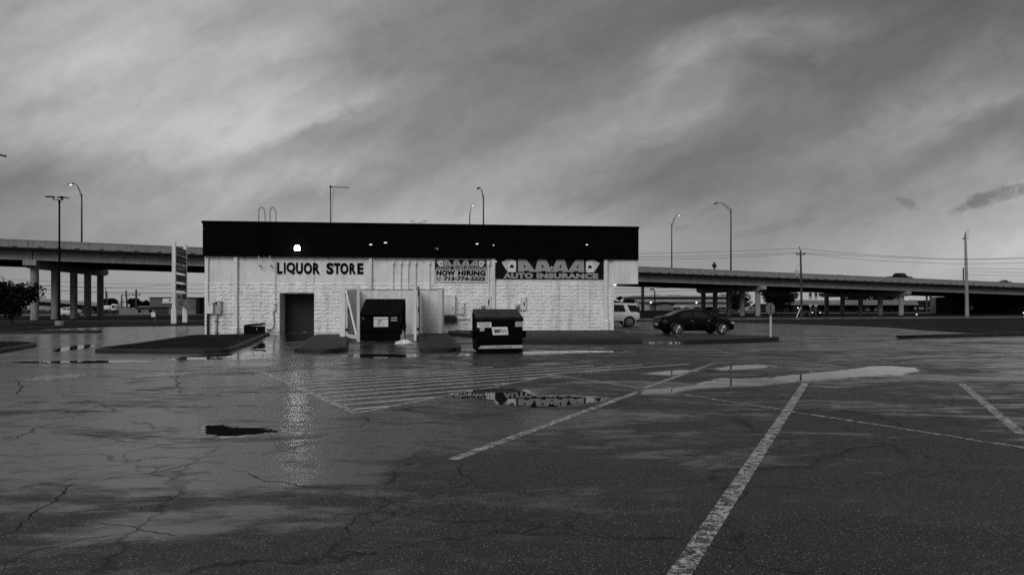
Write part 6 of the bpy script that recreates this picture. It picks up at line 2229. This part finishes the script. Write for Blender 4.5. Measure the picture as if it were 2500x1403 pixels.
# left: brick block with a white sign
Y = 150
x0, x1 = bx(365.5, 478, Y)
t = thing('far_building', 'far brown brick block with a white sign behind the pylon sign', 'building', (x0, Y, 0))
w = x1 - x0
MB().box(0, w, 0, 14, 0, zy(727, Y)).build('wall', mt['brick_dark'], t)
MB().box(-.2, w + .2, -.2, 14.2, zy(727, Y), zy(725.5, Y)).build('coping', mt['joint'], t)
MB().box(0, w, -.06, 0, 0, zy(757.5, Y) if zy(757.5, Y) > .3 else .9).build('plinth', mt['grey_clad'], t)
a, b_ = bx(398.5, 422, Y)
sg = MB().box(a - x0, b_ - x0, -.25, 0, zy(740, Y), zy(728.5, Y)).build('sign_board', mt['print_white'], t)
m = MB(); m.flat([[(a - x0 + 1.25, zy(735, Y)), (a - x0 + 1.75, zy(735, Y)), (a - x0 + 1.75, zy(730, Y)), (a - x0 + 1.55, zy(730, Y))]], lambda u, v: (u, -.26, v)); m.box(a - x0 + .3, a - x0 + 1.9, -.26, -.25, zy(738, Y), zy(737.2, Y)); m.build('logo', mt['print_dark'], sg)
MB().box(w * .3, w * .305, -.03, 0, .9, zy(740, Y)).build('wall_joint', mt['joint'], t)
x0b, x1b = bx(478, 505, Y)
t = thing('far_building', 'far black clad building half hidden by the left end of the store', 'building', (x0b, Y + 2, 0))
MB().box(.02, x1b - x0b, 0, 12, 0, zy(726, Y)).build('wall', mt['brick_black'], t)
MB().box(-.1, x1b - x0b + .2, -.3, 12.2, zy(726, Y), zy(725, Y)).build('roof', mt['joint'], t)
MB().tube([((x1b - x0b) * .35, 3, zy(727, Y)), ((x1b - x0b) * .35, 3, zy(719, Y))], .12, 6).build('vent_pipe', mt['dark_metal'], t)
# left: low shed with two dark windows
Y = 135
x0, x1 = bx(290.5, 375, Y)
t = thing('far_shed', 'far low grey shed with two dark windows right of the white truck', 'shed', (x0, Y, 0))
w = x1 - x0
MB().box(0, w, 0, 6, 0, zy(758.5, Y) + .55).build('wall', mt['grey_clad'], t)
MB().box(w * .48, w + .1, -.5, 6.2, zy(758.5, Y) + .55, zy(756.5, Y) + .58).build('roof', mt['joint'], t)
for px0, px1 in ((334.5, 347), (361, 374)):
    a, b_ = bx(px0, px1, Y)
    f_ = MB().box(a - x0, b_ - x0, -.05, 0, .35, 1.2).build('window', mt['pale_clad'], t)
    MB().box(a - x0 + .12, b_ - x0 - .12, -.07, -.05, .45, 1.08).build('pane', mt['glass'], f_)
x0, x1 = bx(318, 366, 175)
t = thing('far_shed', 'far low roof with a pale top between the trees and the brick block', 'shed', (x0, 175, 0))
MB().box(0, x1 - x0, 0, 8, 0, zy(752, 175)).build('wall', mt['brick_black'], t)
m = MB(); m.prism(ccw([(0, zy(752, 175)), (x1 - x0, zy(752, 175)), (x1 - x0, zy(747, 175)), (2.2, zy(747.5, 175))]), 0, 8, lambda u, v, h: (u, h, v)); m.build('roof', mt['pale_clad'], t)
# left: ramp bridge in the distance
Y = 190
x0, x1 = bx(60, 246, Y)
t = thing('far_ramp', 'low far concrete ramp seen between the left columns', 'overpass', (x0, Y, 0))
w = x1 - x0
def slab(za0, zb0, za1, zb1, y0, y1, name, mat):
    m = MB(); m.prism(ccw([(0, za0), (w, za1), (w, zb1), (0, zb0)]), y0, y1, lambda u, v, h: (u, h, v)); m.f = [tuple(reversed(q)) for q in m.f]
    m.build(name, mt[mat], t)
slab(zy(733, Y), zy(728, Y), zy(748, Y), zy(741, Y), 0, 9, 'parapet', 'concrete')
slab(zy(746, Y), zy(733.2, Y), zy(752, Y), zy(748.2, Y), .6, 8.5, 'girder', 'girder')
slab(zy(753, Y), zy(746, Y), zy(757, Y), zy(752, Y), -14, -13.6, 'barrier', 'concrete')
for k in range(5):
    MB().box(4 + k * 4.2, 4.7 + k * 4.2, 3, 4, 0, zy(749, Y)).build('column', mt['concrete'], t)
# left: white truck
q = at(272, 748, 138)
t = thing('truck', 'far white tank truck right of the last left column', 'truck', (q.x, 138, 0))
MB().cbox(.45, 1.45, -1.1, 1.1, .75, 2.15, .2).build('cab', mt['car_white'], t)
MB().box(.75, 1.25, -1.12, -1.1, 1.35, 1.9).build('cab_window', mt['glass'], t)
m = MB(); m.cbox(-1.65, .35, -1.0, 1.0, .9, 1.85, .25); m.build('tank', mt['car_white'], t)
MB().box(-1.6, 1.5, -.9, .9, .55, .75).build('chassis', mt['dark_metal'], t)
for x in (-1.2, -.5, 1.05):
    MB().lathe([(.48, 0), (.5, .05), (.5, .25), (.3, .26)], 14, Matrix.Translation((x, -.9, .5)) @ Matrix.Rotation(R(90), 4, 'X')).build('wheel', mt['tyre'], t)
q = at(165, 748, 128)
car('car', 'far pale car between the left columns', 'car', SED, (q.x, 128, 0.0), R(175), 'car_white', (-1.44, 1.33), .335, [((-1.22, .16), (-.98, .84), (-.42, .9), (-.42, .14)), ((-.32, .14), (-.32, .9), (.16, .88), (.82, .16))], 'far cars', [], arch=False, detail=False)

# right: long pale two-tier building
Y = 170
x0, x1 = bx(1557, 1775, Y)
t = thing('far_building', 'long pale two tier building under the overpass right of the store', 'building', (x0, Y, 0))
w = x1 - x0
MB().box(0, w, 0, 24, 0, zy(738, Y)).build('lower_wall', mt['pale_clad'], t)
MB().box(-.2, w, -.7, 0.5, zy(738, Y), zy(735.8, Y)).build('canopy', mt['roof'], t)
MB().box(0, w, .55, 24, zy(735.8, Y), zy(731, Y)).build('eaves_band', mt['pale_clad'], t)
MB().box(0.3, w, 1.6, 24, zy(731, Y), zy(724.5, Y)).build('clerestory', mt['grey_clad'], t)
MB().box(0, w, .4, 24, zy(724.5, Y), zy(721, Y)).build('roof', mt['pale_clad'], t)
for px in (1638.5, 1648, 1654, 1663.5, 1669.5, 1679.5):
    a, b_ = bx(px - 2.1, px + 2.1, Y)
    f_ = MB().box(a - x0 - .05, b_ - x0 + .05, -.04, 0, zy(741.2, Y), zy(736.4, Y) - .06).build('window', mt['grey_clad'], t)
    MB().box(a - x0 + .05, b_ - x0 - .05, -.06, -.04, zy(740.6, Y), zy(737, Y) - .06).build('pane', mt['glass'], f_)
for px in (1612, 1655):
    a, b_ = bx(px - 11, px + 11 + (8 if px > 1640 else 0), Y)
    MB().box(a - x0, b_ - x0, 5, 8, zy(721, Y), zy(719.2, Y)).build('roof_unit', mt['dark_metal'], t)
for k in range(3):
    a, b_ = bx((1583, 1644, 1690)[k], (1584, 1645, 1691)[k], Y)
    MB().box(a - x0, b_ - x0, -.03, 0, 0, zy(742, Y)).build('wall_seam', mt['grey_clad'], t)
MB().box(bx(1644, 1685, Y)[0] - x0, bx(1644, 1685, Y)[1] - x0, -.1, 0, zy(752, Y), zy(747, Y)).build('pale_band', mt['print_white'], t)
for px, lb in ((1589, 'glowing lamp on the pale far building, left of the gabled shed'), (1700.5, 'glowing lamp on the pale far building, right of its dark windows')):
    q = at(px, 738.5, Y - 1.6)
    l = thing('wall_lamp', lb, 'wall lamp', q, 0, 'lamps on the pale far building')
    MB().lathe([(.05, -.24), (.2, -.12), (.22, .08), (.1, .2)], 14).build('lens', mt['lamp_far'], l, angle=60)
    MB().box(-.08, .08, 0.1, 1.5, .16, .24).build('bracket', mt['dark_metal'], l)
# gabled shed
Y = 150
x0, x1 = bx(1600, 1644, Y)
t = thing('gabled_shed', 'small pale shed with a dark gable roof in front of the far building', 'shed', (x0, Y, 0))
w = x1 - x0
m = MB(); m.prism(ccw([(0, 0), (w, 0), (w, zy(742, Y)), (w / 2, zy(737.5, Y)), (0, zy(742, Y))]), 0, 6, lambda u, v, h: (u, h, v)); m.f = [tuple(reversed(q)) for q in m.f]; m.build('wall', mt['pale_clad'], t)
m = MB(); m.prism(ccw([(-.9, zy(743, Y)), (-.9, zy(742.2, Y)), (w / 2, zy(736.2, Y)), (w + .6, zy(742.2, Y)), (w + .6, zy(743, Y)), (w / 2, zy(737.6, Y))]), -.5, 6.4, lambda u, v, h: (u, h, v)); m.f = [tuple(reversed(q)) for q in m.f]; m.build('roof', mt['joint'], t)
# house roof behind the white vehicle
Y = 140
x0, x1 = bx(1470, 1532, Y)
t = thing('far_house', 'low pitched roof of a far house behind the white vehicle', 'house', (x0, Y, 0))
w = x1 - x0
MB().box(.5, w - .5, .5, 8, 0, zy(742, Y)).build('wall', mt['grey_clad'], t)
m = MB(); m.prism(ccw([(0, zy(742.5, Y)), (w, zy(742.5, Y)), (w, zy(740.8, Y)), (1.5, zy(730, Y)), (0, zy(730, Y))]), 0, 8.5, lambda u, v, h: (u, h, v)); m.build('roof', mt['pale_clad'], t)
# dark hedge strip
x0, x1 = bx(1480, 1645, 120)
t = thing('site_wall', 'low dark wall behind the parked sedan', 'wall', (x0, 120, 0))
MB().box(0, x1 - x0, 0, .3, 0, zy(758.5, 120)).build('wall_body', mt['brick_black'], t)
MB().box(-.05, x1 - x0 + .05, -.06, .36, zy(758.5, 120), zy(758.5, 120) + .07).build('wall_cap', mt['joint'], t)
# right: strip mall behind the piers
Y = 205
x0, x1 = bx(1890, 2246, Y)
t = thing('far_building', 'long far low building with a grey ribbed roof behind the right piers', 'building', (x0, Y, 0))
w = x1 - x0
MB().box(0, w, 3, 18, 0, zy(741, Y)).build('wall', mt['brick_black'], t)
m = MB()
k = 0.0
while k < w - .5:
    m.add([(k, 0, zy(743, Y)), (k + .55, 0, zy(743, Y)), (k + .55, 1.2, zy(732, Y)), (k, 1.2, zy(732, Y)), (k, 0, zy(743, Y) - .2), (k + .55, 0, zy(743, Y) - .2)], [(0, 1, 2, 3), (4, 5, 1, 0)])
    k += .6
tag(m.build('roof_ribs', mt['roof'], t), 'ribbed grey roof sheets', kind='stuff')
MB().box(0, w, .05, 18, zy(743, Y) - .1, zy(743, Y) - .02).build('eaves', mt['joint'], t)
random.seed(2)
for k in range(14):
    x = 4 + k * (w - 8) / 13
    f_ = MB().box(x, x + 1.5, 2.9, 3, .3, 1.75).build('window', mt['grey_clad'], t)
    MB().box(x + .1, x + 1.4, 2.86, 2.9, .4, 1.65).build('pane', mt['print_mid'] if 2110 < (1250 + (x0 + x) / Y * FPX) < 2150 else mt['glass'], f_)
x0, x1 = bx(2206, 2290, 215)
t = thing('far_building', 'far dark building with pale sills seen left of the abutment', 'building', (x0, 215, 0))
MB().box(0, x1 - x0, 0, 10, 0, zy(733, 215)).build('wall', mt['brick_black'], t)
for a_, b_, y0_, y1_ in ((.1, .28, 742, 747), (.12, .37, 751.5, 753), (.45, .58, 751.5, 753), (.66, .8, 751.5, 753)):
    MB().box((x1 - x0) * a_, (x1 - x0) * b_, -.1, 0, zy(y1_, 215), zy(y0_, 215)).build('pale_band', mt['print_white'], t)
for px in (2260, 2269.5):
    q = at(px, 748, 214)
    pp = thing('utility_pole', 'far dark post left of the abutment, %s of two' % ('left' if px < 2265 else 'right'), 'utility pole', (q.x, 213.5, 0), 0, 'far posts left of the abutment')
    MB().tube([(0, 0, 0), (0, 0, zy(716, 214))], .3, 8).build('pole', mt['wood'], pp)

# far parked cars in front of the pale building
for i, (px, Yc, paint, lb) in enumerate(((1655, 152, 'car_grey', 'far grey car parked left of the white ones'), (1676, 150, 'car_grey', 'far grey car between the darker and the white one'), (1703, 146, 'car_white', 'far white car parked by the left pier column'),
                                         (1728, 142, 'car_grey', 'far grey car seen right of the left pier column'), (1763, 150, 'car_white', 'far white car between the pier columns'), (1830, 155, 'car_white', 'far white car beside the near right column'))):
    q = at(px, 748, Yc)
    car('car', lb, 'car', SED, (q.x, Yc, 0.12), R(180 if i % 2 else 5), paint, (-1.44, 1.33), .335, [((-1.22, .16), (-.98, .84), (-.42, .9), (-.42, .14)), ((-.32, .14), (-.32, .9), (.16, .88), (.82, .16))], 'far parked cars', [], arch=False, detail=False)
# dark car with lights on the frontage road
q = at(1984, 748, 118)
t, b0, s0_ = car('car', 'far dark car with lit headlamps right of the transformer pole', 'car', SED, (q.x, 118, 0), R(-100), 'car_black', (-1.44, 1.33), .335, [((-1.22, .16), (-.98, .84), (-.42, .9), (-.42, .14)), ((-.32, .14), (-.32, .9), (.16, .88), (.82, .16))], None, [], arch=False, detail=False)
for s in (-1, 1):
    MB().cbox(2.3, 2.46, s * .6 - .1, s * .6 + .1, .58, .7, .03).build('headlight', mt['lamp_far'], t)
for px, py, Y, lb in ((1948, 751.3, 110, 'tiny lit lamp left of the transformer pole'), (2238, 767.2, 118, 'bright round lamp low on the verge by the abutment'), (2215, 732.5, 200, 'tiny lit lamp on the far dark building'), (2499, 763.5, 118, 'lit lamp low at the right edge')):
    q = at(px, py, Y)
    l = thing('bollard_lamp', lb, 'lamp', (q.x, Y, 0), 0, 'tiny far lamps')
    MB().tube([(0, 0, 0), (0, 0, q.z - .1)], .05, 6).build('post', mt['dark_metal'], l)
    MB().lathe([(.05, -.1), (.1, 0), (.05, .1)], 10, Matrix.Translation((0, 0, q.z))).build('globe', mt['lamp_far'], l)
# second building roofline with antenna-like mast boxes far left behind the columns
bpy.context.view_layer.update()
